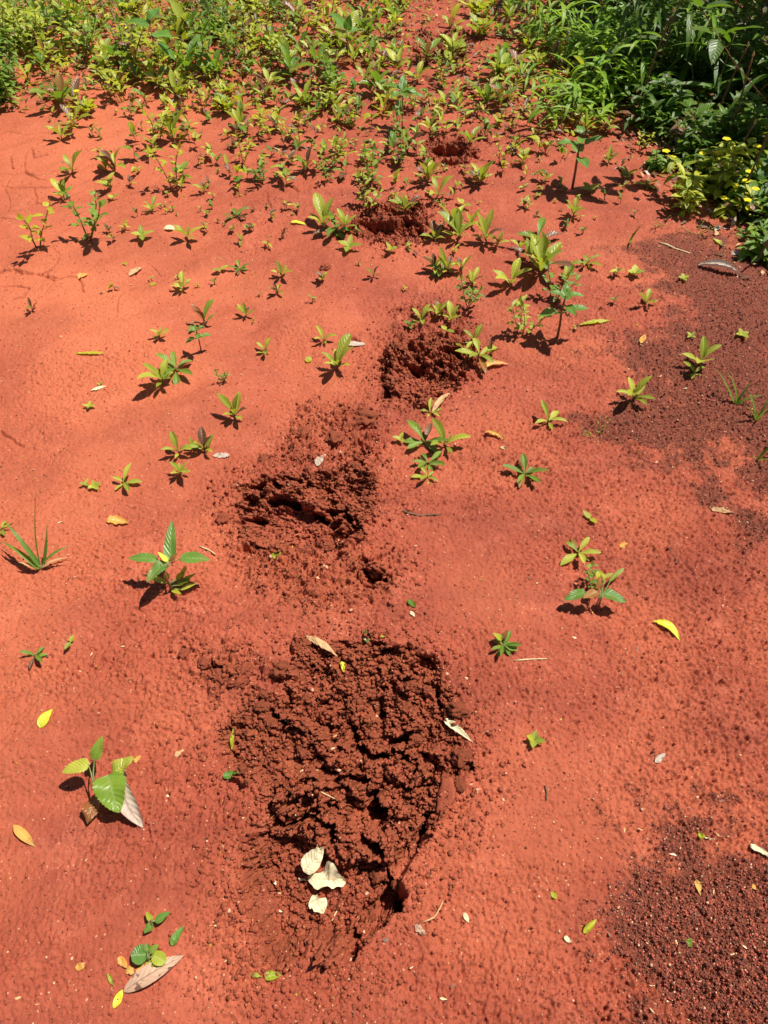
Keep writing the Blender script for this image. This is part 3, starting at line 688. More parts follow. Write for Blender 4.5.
p7 = big_plant('small_weed', 'pale green broad-leaved sprig partly under the mottled dry leaf', 'weed', 150, 962, [
 (148,955,.012, 131,955,.02, .030,'round','broad',U,dict(nt=8)), (148,953,.014, 147,943,.02, .012,'round','green',U,dict(nt=8)), (152,955,.014, 166,962,.014, .022,'round','young',U,dict(nt=8)), (150,952,.016, 159,945,.02, .012,'ovate','green',U,dict(nt=8)), (149,960,.01, 150,970,.01, .014,'round','lime',U,dict(nt=8))], stem_h=.014)
p8 = big_plant('broad_leaf_plant', 'tall dark star-shaped plant between the fourth and farthest pits', 'plant', 402, 128, [
 (402,90,.15, 383,84,.15,.035,'ovate','broad',U,{}), (402,90,.15, 404,74,.19,.035,'ovate','broad',(0,-1,.5),{}), (404,92,.15, 424,97,.14,.045,'ovate','broad',U,{}), (401,92,.15, 390,98,.14,.035,'ovate','broad',U,{}),
 (402,92,.15, 406,99,.15,.03,'ovate','broad',U,{}), (400,100,.10, 397,118,.06,.035,'ovate','broad',(0,-1,.5),{}), (402,92,.15, 416,88,.17,.03,'ovate','broad',U,{})], stem_h=.15)
p9 = big_plant('broad_leaf_plant', 'tall pale plant with large heart-shaped leaves at the top left', 'plant', 160, 75, [
 (152,35,.20, 172,38,.20,.09,'ovate','broad',U,dict(teeth=.1,nt=18)), (150,20,.24, 160,8,.27,.07,'ovate','broad',U,dict(teeth=.1,nt=18)), (150,26,.22, 126,22,.22,.08,'ovate','broad',U,dict(teeth=.1,nt=18)), (158,42,.16, 175,60,.12,.04,'lance','broad',U,{}), (205,36,.16, 190,42,.15,.04,'ovate','broad',U,{})], stem_h=.20)
p10 = big_plant('broad_leaf_plant', 'tall bright plant with broad pointed leaves, above the seedlings at top centre', 'plant', 348, 66, [
 (346,30,.20, 330,12,.22,.05,'ovate','broad',U,{}), (347,28,.20, 358,10,.25,.05,'ovate','young',(0,-1,.4),{}), (348,32,.20, 366,30,.20,.04,'ovate','broad',U,{}), (346,33,.18, 328,30,.18,.035,'ovate','young',U,{}), (347,30,.2, 350,15,.26,.04,'ovate','broad',(0,-1,.6),{})], stem_h=.19)
for lf_, lab in ((p1, None),):
    pass

# ---------------------------------------------------------------- crowded far band of seedlings
def in_poly(P, x, y): return float(sdf(P, np.array([x]), np.array([y]))[0]) > 0
pitfar = [p['g'] for p in PITS[3:6]]
def dens(px, py):
    if px > 470 and px < 560 + (py)*.45 and py > 0 and px > 575: pass
    if px > 545+py*.62: return 0
    if py > 135: return 0
    d = 0
    if px < 300: d = 1. if py < 60 else (.75 if py < 100 else .3)
    elif px < 400: d = .8 if py < 70 else .42
    elif px < 475: d = .35 if py < 25 else .12
    else: d = .65 if py < 110 else .25
    if px < 60 and py > 88: d = 0
    return d
FOL = {}
cnt = 0; tries = 0
while cnt < 165 and tries < 60000:
    tries += 1
    x = R(-2.9, 1.4); y = R(3.3, 5.9)
    zc = -y*sp_*0 ; dep = depth_at(y); px = 384+FP*x/dep; vy = (y*sp_ - H0*cp); py = 512-FP*vy/dep
    if px < -25 or px > 700 or py > 136 or py < -60: continue
    if R(0, 1) > dens(px, py) or py < 12: continue
    if any((x-a)**2+(y-b)**2 < (.045 if py < 70 else .06)**2 for a, b, c_ in placed): continue
    if any(in_poly(g, x, y) for g in pitfar): continue
    z = gq(x, y); h = R(.07, .16)*(1.15 if px < 300 and py < 90 else 1)
    pr = random.choice(ARCH['C']); o = instance(pr, (x, y, z-.002), R(0, 6.28), h); FOL[o.name] = ['young', 'green', 'young', 'lime', 'young', 'green'][ARCH['C'].index(pr) % 6]
    zn = ('far left' if px < 130 else 'left' if px < 270 else 'middle' if px < 400 else 'right' if px < 500 else 'bush-side')
    zr = 'front edge' if py > 85 else ('midst' if py > 35 else 'far edge')
    hc = 'low' if h < .10 else ('knee-high' if h < 0 else ('middling' if h < .13 else 'tall')); fc_ = next(c.data.materials[0].name.split('_')[0] for c in C.objects if c.parent == o and c.name.startswith('foliage')) if False else FOL[o.name]
    ck = {'young': 'yellow-green', 'green': 'deeper green', 'lime': 'lime'}[fc_]; lab = f'{hc} {ck} seedling in the crowd at the top, {zn} stretch, {zr}'
    tag(o, lab, 'seedling', f'{hc} {ck} crowded seedlings, {zn} stretch, {zr}'); placed.append((x, y, h)); cnt += 1
cnt2 = 0; tries = 0
while cnt2 < 170 and tries < 60000:
    tries += 1
    x = R(-3.1, 1.0); y = R(3.5, 6.2); dep = depth_at(y); px = 384+FP*x/dep; py = 512-FP*(y*sp_-H0*cp)/dep
    if px < -60 or px > 540 or py > 110 or py < -90: continue
    dd = 1 if px < 300 and py < 80 else (.35 if px < 400 or px > 480 else .08)
    if px < 60 and py > 85: dd = .2
    if R(0, 1) > dd: continue
    if any((x-a)**2+(y-b)**2 < .045**2 for a, b, c_ in placed): continue
    if any(in_poly(g, x, y) for g in pitfar): continue
    h = R(.08, .19); o = instance(random.choice(ARCH['W']), (x, y, gq(x, y)-.004), R(0, 6.28), h)
    zn = ('far left' if px < 130 else 'left' if px < 270 else 'middle' if px < 400 else 'right'); zr = 'front' if py > 50 else 'back'
    hc = 'low' if h < .11 else ('middling' if h < .15 else 'tall')
    tag(o, f'{hc} small-leaved weed among the crowded plants at the top, {zn} stretch, {zr}', 'weed', f'{hc} weeds in the crowded band, {zn} stretch, {zr}'); placed.append((x, y, h)); cnt2 += 1
# the farthest and smallest seedlings, past the three hundred built one by one: one mass
sm = MB(); c_ = 0; tries = 0; taken = list(placed)
while c_ < 640 and tries < 60000:
    tries += 1
    x = R(-3.2, 1.5); y = R(3.3, 6.6); dep = depth_at(y); px = 384+FP*x/dep; py = 512-FP*(y*sp_-H0*cp)/dep
    if px < -60 or px > 700 or py > 125 or py < -90: continue
    if R(0, 1) > (dens(px, max(py, 5)) if py < 75 else dens(px, py)*.6): continue
    if any((x-a)**2+(y-b)**2 < .03**2 for a, b, h_ in taken[-900:]) or any(in_poly(g, x, y) for g in pitfar): continue
    b = Vector((x, y, gq(x, y)-.003)); h = R(.05, .13); a0 = R(0, 6); c_ += 1; mk = random.choice([0, 0, 1, 2]); taken.append((x, y, h))
    tube(sm, [b, b+Vector((0, 0, h*.4))], [.0022, .0016], 4, mi=4)
    n = random.randint(4, 8)
    for i in range(n):
        az = a0+2.4*i; inn = i/n; L = h*R(.45, .85); leaf(sm, b+Vector((0, 0, h*.4*inn)), pol(az, math.radians(46+40*inn+R(-28, 6))), (-math.cos(az), -math.sin(az), .8), L, L*R(.24, .42), 'spat', R(.2, 1.), .5, .15, nt=4, ns=2, mi=(3 if random.random() < .18 else mk))
o = sm.build('seedling_mass', [M['young'], M['green'], M['lime'], M['twigleaf'], M['stem']]); tag(o, 'mass of tiny seedlings packed between the crowd at the top', 'seedlings', None, 'stuff')
sm = MB(); c_ = 0
while c_ < 640:
    px = R(40, 640); py = R(50, 330)
    if R(0, 1) > max(.05, 1.-(py-50)/210)*(1 if 90 < px < 580 else .4) or px > 560+(py-60)*.8 or (px < 150 and py > 120 and R(0, 1) < .7): continue
    x, y = at(px, py)
    if any(in_poly(g, x, y) for g in pitfar): continue
    c_ += 1; b = Vector((x, y, gq(x, y)-.001)); h = R(.015, .05) if py > 190 else R(.025, .085); mk = random.choice([0, 0, 1, 2])
    tube(sm, [b, b+Vector((R(-.2, .2)*h, R(-.2, .2)*h, h*.7))], [.0013, .0009], 4, mi=4)
    for i in range(random.randint(3, 7)):
        az = R(0, 6.28); L = h*R(.4, .75); leaf(sm, b+Vector((0, 0, h*R(.2, .65))), pol(az, R(.2, 1.2)), (-math.cos(az), -math.sin(az), .8), L, L*R(.3, .55), 'ovate', R(.2, 1.), .4, .15, nt=4, ns=2, mi=(3 if random.random() < .3 else mk))
o = sm.build('tiny_sprouts', [M['young'], M['green'], M['lime'], M['twigleaf'], M['stem']]); tag(o, 'countless tiny sprouts and withered stalks dotted between the seedlings', 'sprouts', None, 'stuff')
# low ground cover under the crowd: uncountable
gc = MB()
for _ in range(13000):
    x = R(-3.2, 1.3); y = R(3.55, 6.4); dep = depth_at(y); px = 384+FP*x/dep; py = 512-FP*(y*sp_-H0*cp)/dep
    dd = .55 if (px < 290 and py < 55) else (.35 if (px < 330 and py < 90) else (.30 if py < 20 else (.14 if py < 110 else .03)))
    if px < 55 and py > 80: dd = .35
    if R(0, 1) > dd or px > 560+py*.5: continue
    z = gq(x, y)
    for k in range(random.randint(2, 4)):
        az = R(0, 6.28); h = R(0, .05) if not (px < 290 and py < 60) else R(0, .11)
        L = R(.015, .04); leaf(gc, (x+R(-.02, .02), y+R(-.02, .02), z+h), pol(az, R(-.1, 1.2)), (0, 0, 1), L, L*R(.3, .5), 'ovate', R(.2, .9), .3, nt=3, ns=2, mi=random.choice([0, 0, 1, 4, 2, 3, 4]))
o = gc.build('ground_cover', [M['young'], M['green'], M['lime'], M['russet'], M['twigleaf']]); tag(o, 'tangle of tiny low weeds under the crowded seedlings at the top', 'ground cover', None, 'stuff')

# ---------------------------------------------------------------- shrubs and grass clumps
def w_from(px, py): x, y = at(px, py); return x, y
def clump_bamboo(x, y, h, n, spread, label, mk='bamboo', leafL=.15, name='bamboo_grass', cat='grass clump', group='blade-leaved grass clumps in the right thicket', dirx=-.25, w0=.07):
    z = gz(x, y) if y < 6 else 0; r = empty(name, (x, y, z)); st = MB(); lf = MB()
    for c in range(n):
        az = R(0, 6.28); bx = Vector((R(-spread, spread)*.5, R(-spread, spread)*.5, -.03)); p = bx; d = (pol(az, math.radians(R(55, 82)))+Vector((dirx*R(0, 1), -.12, 0))).normalized(); pts = [p.copy()]; hh = h*R(.55, 1.1); ns = 9
        for i in range(ns):
            p = p+d*hh/ns; d = (d+Vector((R(-.1, .1)+dirx*.10, R(-.1, .1), -.04))).normalized(); pts.append(p.copy())
            if i > 1:
                for q_ in range(2):
                    a = R(0, 6.28); L = leafL*R(.6, 1.15); e = R(-.1, .8)
                    leaf(lf, p, pol(a, e), (R(-.3,.3), R(-.3,.3), 1), L, L*R(w0, w0*1.6), 'lance', R(.3, 1.5), .35, nt=8, ns=2)
        tube(st, pts, [.0022]*len(pts), 4)
    st.build('stem', M['gstem'], r); lf.build('foliage', M[mk], r); return tag(r, label, cat, group)
def clump_broad(x, y, h, n, spread, label, mk='bush', L0=.07, prof='ovate', flowers=0, name='broad_leaf_shrub', cat='shrub', group='leafy shrubs of the right thicket', wr=.45, bare=0):
    z = gz(x, y) if y < 6 else 0; r = empty(name, (x, y, z)); st = MB(); lf = MB(); tips = []
    for c in range(n):
        az = R(0, 6.28); p = Vector((R(-spread, spread)*.55, R(-spread, spread)*.55, -.03)); d = pol(az, math.radians(R(42, 85))); pts = [p.copy()]; hh = h*R(.4, 1.15); ns = 8
        for i in range(ns):
            p = p+d*hh/ns; d = (d+Vector((R(-.18, .18), R(-.18, .18), 0))).normalized(); pts.append(p.copy())
            if i > 8*bare:
                for q_ in range(4):
                    a = i*2.1+q_*1.7+R(-.4, .4); L = L0*R(.55, 1.2)
                    leaf(lf, p, pol(a, R(-.2, .7)), (R(-.2,.2), R(-.2,.2), 1), L, L*wr*R(.8, 1.2), prof, R(.2, .9), .25, .1, .15, nt=6, ns=2)
        tube(st, pts, [.003]*3+[.002]*(len(pts)-3), 4); tips.append(p.copy())
    st.build('stem', M['stem'], r); lf.build('foliage', M[mk], r)
    for i in range(flowers):
        t_ = random.choice(tips)+Vector((R(-.07, .03), R(-.07, .02), R(-.02, .05))); fb = MB()
        for k in range(5): leaf(fb, t_, pol(k*1.257+i, .35), (0, 0, 1), .016, .015, 'round', .4, .1, nt=5, ns=2)
        fo = fb.build('flower', M['petal'], r)
    return tag(r, label, cat, group)
clump_bamboo(*w_from(592,110), .26, 8, .36, 'light green blade-leaved grass clump arching over the soil, nearest the seedlings', leafL=.13, dirx=-.6, w0=.11)
clump_bamboo(*w_from(632,104), .34, 10, .40, 'bright blade-leaved grass clump with drooping tips, left end of the thicket', leafL=.14, dirx=-.6, w0=.11)
clump_bamboo(*w_from(566,45), .24, 8, .34, 'low blade-leaved grass clump behind the seedlings, at the top edge left of the thicket', dirx=-.4)
clump_bamboo(*w_from(612,60), .38, 12, .40, 'taller blade-leaved grass clump at the top edge of the thicket', leafL=.15, dirx=-.6, w0=.10)
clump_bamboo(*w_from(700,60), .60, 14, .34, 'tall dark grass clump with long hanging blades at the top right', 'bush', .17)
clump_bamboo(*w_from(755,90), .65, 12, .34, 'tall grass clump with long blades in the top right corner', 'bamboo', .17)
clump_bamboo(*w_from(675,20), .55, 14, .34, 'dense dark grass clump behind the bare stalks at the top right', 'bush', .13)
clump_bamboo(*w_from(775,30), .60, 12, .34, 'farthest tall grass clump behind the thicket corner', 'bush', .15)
clump_broad(*w_from(668,122), .22, 6, .18, 'dark oval-leaved shrub at the shaded foot of the thicket')
clump_broad(*w_from(702,142), .24, 7, .2, 'dark shrub standing between the bare stalks and the yellow flowers')
clump_broad(*w_from(748,150), .34, 8, .24, 'dark broad-leaved shrub just behind the yellow flowers')
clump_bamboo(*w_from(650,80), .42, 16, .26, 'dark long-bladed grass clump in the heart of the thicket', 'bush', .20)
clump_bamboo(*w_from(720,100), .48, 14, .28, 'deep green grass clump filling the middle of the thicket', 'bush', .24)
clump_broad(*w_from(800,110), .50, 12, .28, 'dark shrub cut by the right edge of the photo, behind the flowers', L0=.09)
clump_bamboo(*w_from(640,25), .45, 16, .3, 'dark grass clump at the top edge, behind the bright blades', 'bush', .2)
clump_bamboo(*w_from(590,15), .34, 12, .26, 'green grass clump at the top edge, left end of the thicket', 'green', .17)
clump_broad(*w_from(735,190), .30, 9, .30, 'yellow-flowered low shrub at the right edge with lime green leaves', 'limemix', .06, 'ovate', 16, 'flowering_shrub', 'shrub', 'flowering shrubs at the right edge', wr=.42)
clump_broad(*w_from(782,175), .32, 9, .30, 'yellow-flowered shrub cut off by the right edge of the photo', 'limemix', .06, 'ovate', 12, 'flowering_shrub', 'shrub', 'flowering shrubs at the right edge', wr=.42)
clump_broad(*w_from(702,200), .15, 6, .20, 'low lime-leaved weed with pointed leaves in front of the flowering shrub', 'limemix', .055, 'lance', 4, 'leafy_weed', 'weed', 'leafy weeds along the thicket foot', wr=.35)
clump_broad(*w_from(760,225), .14, 7, .22, 'low dark weed under the front of the flowering shrub', 'green', .05, 'ovate', 0, 'leafy_weed', 'weed', 'leafy weeds along the thicket foot', wr=.4)
clump_broad(*w_from(660,165), .10, 5, .07, 'low dusty green weed at the thicket foot beside the bare red soil', 'green', .04, 'lance', 1, 'leafy_weed', 'weed', 'leafy weeds along the thicket foot')
clump_broad(*w_from(770,255), .16, 6, .06, 'shaded low weed at the right edge above the dry curled leaf', 'green', .05, 'ovate', 0, 'leafy_weed', 'weed', 'leafy weeds along the thicket foot')
clump_broad(*w_from(810,215), .34, 12, .22, 'dark shrub outside the right edge whose shade falls by the flowers', L0=.08)
for x_, y_, h, lab in ((2.15,3.45,1.0,'tall shrub right of the photo shading the flowering bush'), (2.3,3.9,1.25,'tall shrub right of the photo shading the dark grass clump'), (2.0,4.5,1.2,'tall shrub in the middle of the thicket, crown above the photo'), (2.7,4.6,1.4,'tall shrub beyond the top right corner, nearest the corner'),
        (2.2,5.3,1.3,'tall shrub far behind the thicket, its stems at the top edge'), (3.0,5.4,1.5,'tallest shrub beyond the top right corner'), (2.95,3.7,1.3,'tall shrub well outside the right edge'), (1.8,4.05,1.1,'tall shrub over the heart of the thicket, crown above the photo'), (1.75,5.0,1.25,'tall shrub over the back of the thicket, left of its fellows'), (2.6,3.5,1.1,'tall shrub just outside the right edge behind the flowers')):
    clump_broad(x_, y_, h, 18, .85, lab, L0=.125, name='tall_shrub', group='tall shrubs shading the thicket', bare=.5)
# bushes at the left corner
clump_broad(*w_from(-2,100), .32, 20, .20, 'grey-green small-leaved bush in the left corner casting deep shade', 'green', .045, 'ovate', 0, 'small_leaf_bush', 'bush', 'bushes in the top left corner')
clump_broad(*w_from(-45,135), .24, 8, .15, 'low small-leaved bush beyond the left edge, beside the cracked crust', 'green', .045, 'ovate', 0, 'small_leaf_bush', 'bush', 'bushes in the top left corner')
clump_broad(*w_from(8,55), .28, 18, .22, 'small-leaved bush behind the left corner bush', 'young', .042, 'ovate', 0, 'small_leaf_bush', 'bush', 'bushes in the top left corner')
clump_broad(*w_from(55,38), .18, 9, .18, 'low bright bush with oval leaves at the top left', 'young', .04, 'ovate', 0, 'small_leaf_bush', 'bush', 'bushes in the top left corner')
clump_bamboo(*w_from(225,38), .28, 14, .12, 'slender upright grassy clump at the top left beside the heart-leaved plant', 'green', .07, 'grassy_clump', 'grass clump', 'grassy clumps at the top left', 0)
clump_bamboo(*w_from(58,95), .12, 8, .03, 'dusty feathery clump between the left bush and the yellow flower', 'green', .06, 'grassy_clump', 'grass clump', 'grassy clumps at the top left', 0)
tu = MB()  # dark leaves added to stand in for shade at the thicket foot
for _ in range(9000):
    px = R(560, 830); py = R(-70, 250)
    if py > 118+(px-600)*.85 - 22*(1+mnoise.noise(Vector((px*.05, py*.05, 0)))) or px < 575: continue
    x, y = at(px, py); z = gq(x, y)
    for k in range(2):
        L = R(.03, .075); leaf(tu, (x+R(-.03, .03), y+R(-.03, .03), z+R(.0, .10)), pol(R(0, 6.28), R(-.2, .9)), (0, 0, 1), L, L*R(.25, .45), 'ovate', R(.2, .9), .3, nt=4, ns=2, mi=random.choice([0, 0, 0, 1, 2]))
o = tu.build('undergrowth', [M['bush'], M['green'], M['twigleaf']]); tag(o, 'dark low undergrowth and dead leaves added as shade at the foot of the right thicket', 'undergrowth', None, 'stuff')
dl = MB(); k_ = 0
while k_ < 1700:
    px = R(-40, 800); py = R(-60, 300); e = py-(118+(px-600)*.85)
    if not ((px > 545 and -60 < e < 34 and R(0, 1) < (1 if e < 8 else .35)) or (px < 560 and py < 105 and R(0, 1) < .30)): continue
    k_ += 1; x, y = at(px, py); L = R(.012, .05); z = gq(x, y)+R(.002, .010)
    leaf(dl, (x, y, z), pol(R(0, 6.28), R(-.05, .25)), (R(-.4, .4), R(-.4, .4), 1), L, L*R(.2, .5), 'lance', R(-.6, 1.), R(.1, .8), .3, nt=4, ns=2, mi=random.choice([0, 0, 0, 1, 2, 3]))
o = dl.build('dead_leaves', [M['twigleaf'], M['tan'], M['russet'], M['grey']]); tag(o, 'dead brown leaves strewn along the thicket foot and under the crowd', 'dead leaves', None, 'stuff')
# bare stalks in the thicket
for i, (px, py, h, lab) in enumerate(((636,118,.42,'thin bare brown stalk, leftmost in the thicket'), (650,100,.42,'thin bare brown stalk at the top edge, second in the thicket'), (712,128,.34,'bare brown stalk in the dark middle of the thicket'),
        (722,155,.40,'tall thin pale stalk with a bud on top, middle of the thicket'), (726,178,.24,'thick knobbly brown stalk left of the yellow flowers'), (738,205,.30,'bare brown stalk rising through the yellow flowers'), (757,262,.24,'short bare stalk at the right edge above the dry curled leaf'))):
    x, y = w_from(px, py); z = gz(x, y); r = empty('bare_stalk', (x, y, z)); mb = MB(); l1 = R(-.04, .04); pts = [Vector((l1*t*t, -.02*t, h*t-.02*(t == 0))) for t in [k/14 for k in range(15)]]
    tube(mb, pts, [.004+(.0016 if k % 2 else 0)-.00012*k for k in range(15)], 6); mb.build('stalk', M['twig'], r)
    hb = MB(); leaf(hb, pts[-1], (0, 0, 1), (0, -1, 0), .02, .010, 'ovate', .2, .6, nt=5, ns=2); leaf(hb, pts[-1], (0, 0, 1), (1, 0, 0), .02, .010, 'ovate', .2, .6, nt=5, ns=2); hb.build('seed_head', M['straw'], r)
    tag(r, lab, 'stalk', 'bare stalks in the right thicket')
# small yellow flowers on the left
for px, py, lab in ((82,112,'lone yellow flower on a thin stem at the left front of the crowd'), (132,50,'yellow flower left of the heart-leaved plant'), (212,18,'yellow flower at the top edge, right of the heart-leaved plant'), (400,44,'tiny yellow flower left of the farthest pit')):
    x, y = w_from(px, py); z = gz(x, y); r = empty('yellow_flower', (x, y, z)); mb = MB(); h = .09; tube(mb, [(0, 0, -.01), (0, .004, h)], [.0018, .0014], 4); mb.build('stem', M['gstem'], r); fb = MB()
    for k in range(6): leaf(fb, (0, .004, h), pol(k*1.047, .3), (0, 0, 1), .014, .014, 'round', .3, .1, nt=5, ns=2)
    fb.build('petals', M['petal'], r); tag(r, lab, 'flower', 'small yellow flowers')

# ---------------------------------------------------------------- fallen leaves, straws, twigs
def fallen(name, px0, py0, px1, py1, wpx, mk, label, cat='fallen leaf', prof='lance', curl=0., lift=0., holes=0, bow=.0, teeth=0., fold=.12, base_h=.0, group='fallen leaves on the soil'):
    A = on(px0, py0); B = on(px1, py1); d = B-A; d.z = 0; L = d.length; d.normalize(); s = Vector((-d.y, d.x, 0)); wd = wpx*depth_at((A.y+B.y)/2)/FP
    o0 = (A+B)/2; nt_, ns_ = 18, 6; xs = []; ys = []; zs = []; uvs = []; ph = R(0, 6); sd = random.randint(1, 9999)
    for i in range(nt_+1):
        t = i/nt_; w = wd*.5*PROF[prof](t)
        cen = A+d*(L*t)+s*(bow*L*math.sin(math.pi*t))
        for j in range(ns_+1):
            u = j/ns_*2-1; a = curl*u
            w = wd*.5*PROF[prof](t)
            if teeth: w *= 1-teeth*max(0, min(1, .60+1.8*mnoise.noise(Vector((t*4.5, (1 if u > 0 else -1)*3.7, sd)))))
            w = max(w, .0006)
            off = s*(w*(math.sin(a)/curl if curl else u)); hz = w*((1-math.cos(a))/curl if curl else abs(u)*fold)+lift*math.sin(math.pi*t)+.0015*math.sin(5*t+ph+u)
            P = cen+off; xs.append(P.x); ys.append(P.y); zs.append(hz); uvs.append((j/ns_, t))
    gzv, *_ = ground(np.array(xs), np.array(ys)); c0 = np.percentile(gzv, 75); gs = .3*gzv+.7*(c0+.001)     # a leaf bridges the small bumps
    gs = np.maximum(gs, gzv+.0006)
    vs = [(x-o0.x, y-o0.y, g+h+.0012+base_h-o0.z) for x, y, g, h in zip(xs, ys, gs, zs)]
    fs = [(i*(ns_+1)+j, i*(ns_+1)+j+1, (i+1)*(ns_+1)+j+1, (i+1)*(ns_+1)+j) for i in range(nt_) for j in range(ns_) if not (holes and random.random() < holes)]
    mb = MB(); mb.add(vs, fs, uvs); o = mb.build(name, M[mk]); o.location = o0
    return tag(o, label, cat, group)
F = fallen
F('fallen_leaf',305,877,324,850,19,'cream','oval cream leaf at the top of the three dry leaves in the largest pit',base_h=.008,prof='ovate',lift=.006)
F('fallen_leaf',308,880,346,884,27,'cream','torn cream leaf with a pointed stalk, middle of the three in the largest pit',base_h=.008,prof='round',teeth=.55,lift=.006,curl=.6)
F('fallen_leaf',313,897,324,915,19,'cream','small torn cream leaf piece, lowest of the three in the largest pit',base_h=.008,prof='round',teeth=.6,lift=.004)
F('leaf_stalk_scrap',299,880,314,882,2.4,'cream','thin pale stalk beside the torn cream leaf','stalk',prof='blade',lift=.003,group='loose straws and stalks')
F('fallen_leaf',306,639,338,661,7,'tan','tan strap-shaped dry leaf at the far rim of the largest pit',prof='lance',lift=.010)
F('fallen_leaf',343,664,344,675,7,'yellow','small yellow curled leaf below the tan strap leaf',prof='ovate',curl=1.2)
F('fallen_leaf',366,635,368,647,6,'broad','small pale green leaf at the far rim of the largest pit',prof='ovate',curl=.5)
F('fallen_leaf',381,637,388,637,3,'lime','tiny yellow-green bit at the far rim of the largest pit',prof='ovate')
F('fallen_leaf',444,722,473,743,7,'cream','pale straw-coloured strip on the right rim of the largest pit',prof='blade',lift=.006)
F('fallen_leaf',232,750,234,729,4,'lime','thin upright yellow-green blade at the left rim of the largest pit',prof='lance',lift=.008)
F('fallen_leaf',223,777,243,775,9,'broad','short green oval leaf at the left rim of the largest pit',prof='ovate',curl=.5)
F('fallen_leaf',408,601,416,608,7,'green','small bright green leaf on bare soil between the two nearest pits',prof='ovate',curl=.7)
F('fallen_leaf',410,612,415,617,4,'cream','tiny pale chip beside the small bright green leaf',prof='ovate')
F('fallen_leaf',274,560,281,553,8,'lime','yellow and green leaf bit in the second pit',prof='ovate',curl=.8)
F('fallen_leaf',653,622,680,641,9,'yellow','curved bright yellow leaf lying alone on the right',prof='lance',bow=.14,lift=.006)
F('fallen_leaf',40,728,54,710,11,'yellow','bright yellow oval leaf alone at the left',prof='ovate',lift=.005)
F('fallen_leaf',14,826,36,847,9,'orange','orange-yellow leaf near the left edge, below the ragged plant',prof='lance',lift=.005)
F('fallen_leaf',127,772,143,828,24,'grey','large curled grey dry leaf leaning against the ragged plant',prof='spat',curl=1.3,bow=-.10,lift=.02)
F('fallen_leaf',124,992,184,956,19,'mottled','long brown mottled dry leaf at the bottom left',prof='lance',curl=.6,lift=.008)
F('fallen_leaf',114,1009,123,990,8,'yellow','yellow leaf bit below the mottled dry leaf',prof='lance')
F('fallen_leaf',76,967,85,967,7,'orange','tiny round orange leaf bit at the bottom left',prof='round')
F('fallen_leaf',119,957,128,969,9,'orange','orange leaf bit left of the broad-leaved sprig',prof='ovate',teeth=.3)
F('fallen_leaf',136,973,154,967,12,'orange','torn orange leaf above the mottled dry leaf',prof='round',teeth=.4)
F('fallen_leaf',126,967,134,974,8,'orange','small pale orange bit between two orange leaf scraps',prof='round',teeth=.4)
F('fallen_leaf',172,946,184,926,9,'broad','detached green leaf right of the broad-leaved sprig',prof='ovate',curl=.6,lift=.004)
F('fallen_leaf',108,974,114,986,5,'young','small green curled leaf left of the mottled dry leaf',prof='lance',curl=1.)
F('fallen_leaf',265,977,282,975,9,'lime','bright green leaf in front of the largest pit',prof='ovate',curl=.5)
F('fallen_leaf',250,974,262,977,5,'young','small green scrap beside the bright green leaf in front of the largest pit',prof='ovate',teeth=.3)
F('fallen_leaf',583,934,596,920,9,'lime','folded yellow-green leaf alone at the lower right',prof='ovate',curl=1.4,lift=.006)
F('fallen_leaf',564,937,572,943,5,'white','small white scrap at the lower right','scrap',prof='ovate') if False else None
F('white_scrap',564,937,572,943,5,'cream','small whitish scrap left of the folded yellow-green leaf','scrap',prof='ovate',group='pale scraps')
F('fallen_leaf',686,947,690,939,7,'green','small green leaf on the lower dark patch',prof='ovate',curl=.5)
F('fallen_leaf',697,836,704,838,7,'lime','small green leaf with a stalk at the edge of the lower dark patch',prof='ovate',curl=.5)
F('leaf_stalk_scrap',703,838,714,840,1.6,'cream','short pale stalk beside the small green leaf at the dark patch','stalk',prof='blade',group='loose straws and stalks')
F('fallen_leaf',749,846,772,860,6,'cream','pale cream stick-like leaf at the right edge by the lower dark patch',prof='blade',lift=.005)
F('fallen_leaf',552,892,556,900,6,'lime','tiny yellow leaf bit left of the lower dark patch',prof='ovate')
F('fallen_leaf',75,354,105,354,4,'lime','long thin yellow-green leaf on the smooth crust at left',prof='lance',lift=.004)
F('fallen_leaf',91,392,106,387,6,'cream','small cream leaf on the smooth crust at left',prof='lance',curl=.6)
F('fallen_leaf',107,520,130,524,13,'orange','orange fallen leaf with torn edge beyond the four-leaved plant',prof='ovate',teeth=.25,curl=.5)
F('fallen_leaf',697,266,742,277,14,'grey','big dry grey-white curled leaf at the far edge of the dark gravel',prof='lance',curl=1.6,lift=.014)
F('fallen_leaf',579,326,611,321,6,'lime','yellow-green strip leaf right of the tall stalked plant',prof='lance',lift=.005)
F('fallen_leaf',479,374,508,365,9,'orange','tan curled dry leaf at the right rim of the third pit',prof='lance',curl=1.2,bow=.15,lift=.008)
F('fallen_leaf',432,414,450,394,8,'tan','brown dry strip leaf in front of the third pit',prof='lance',curl=1.,lift=.01)
F('fallen_leaf',485,434,505,440,8,'orange','orange curled leaf right of the climbing seedlings',prof='ovate',curl=1.2,lift=.006)
F('fallen_leaf',500,448,508,450,4,'tan','small brown leaf bit beneath the orange curled leaf',prof='ovate')
F('white_scrap',164,230,175,229,10,'cream','round white scrap on the soil at the upper left','scrap',prof='round',lift=.005,group='pale scraps')
F('fallen_leaf',291,223,306,225,6,'yellow','bright yellow leaf left of the fourth pit',prof='ovate',lift=.004)
F('fallen_leaf',77,277,88,275,7,'orange','tan leaf at the end of a crack on the left crust',prof='round')
F('fallen_leaf',213,456,230,456,8,'grey','tattered tan leaf right of the small paired seedlings',prof='round',teeth=.3,holes=.1)
F('fallen_leaf',317,468,324,459,8,'grey','grey-blue leaf bit beyond the second pit',prof='ovate',curl=.6)
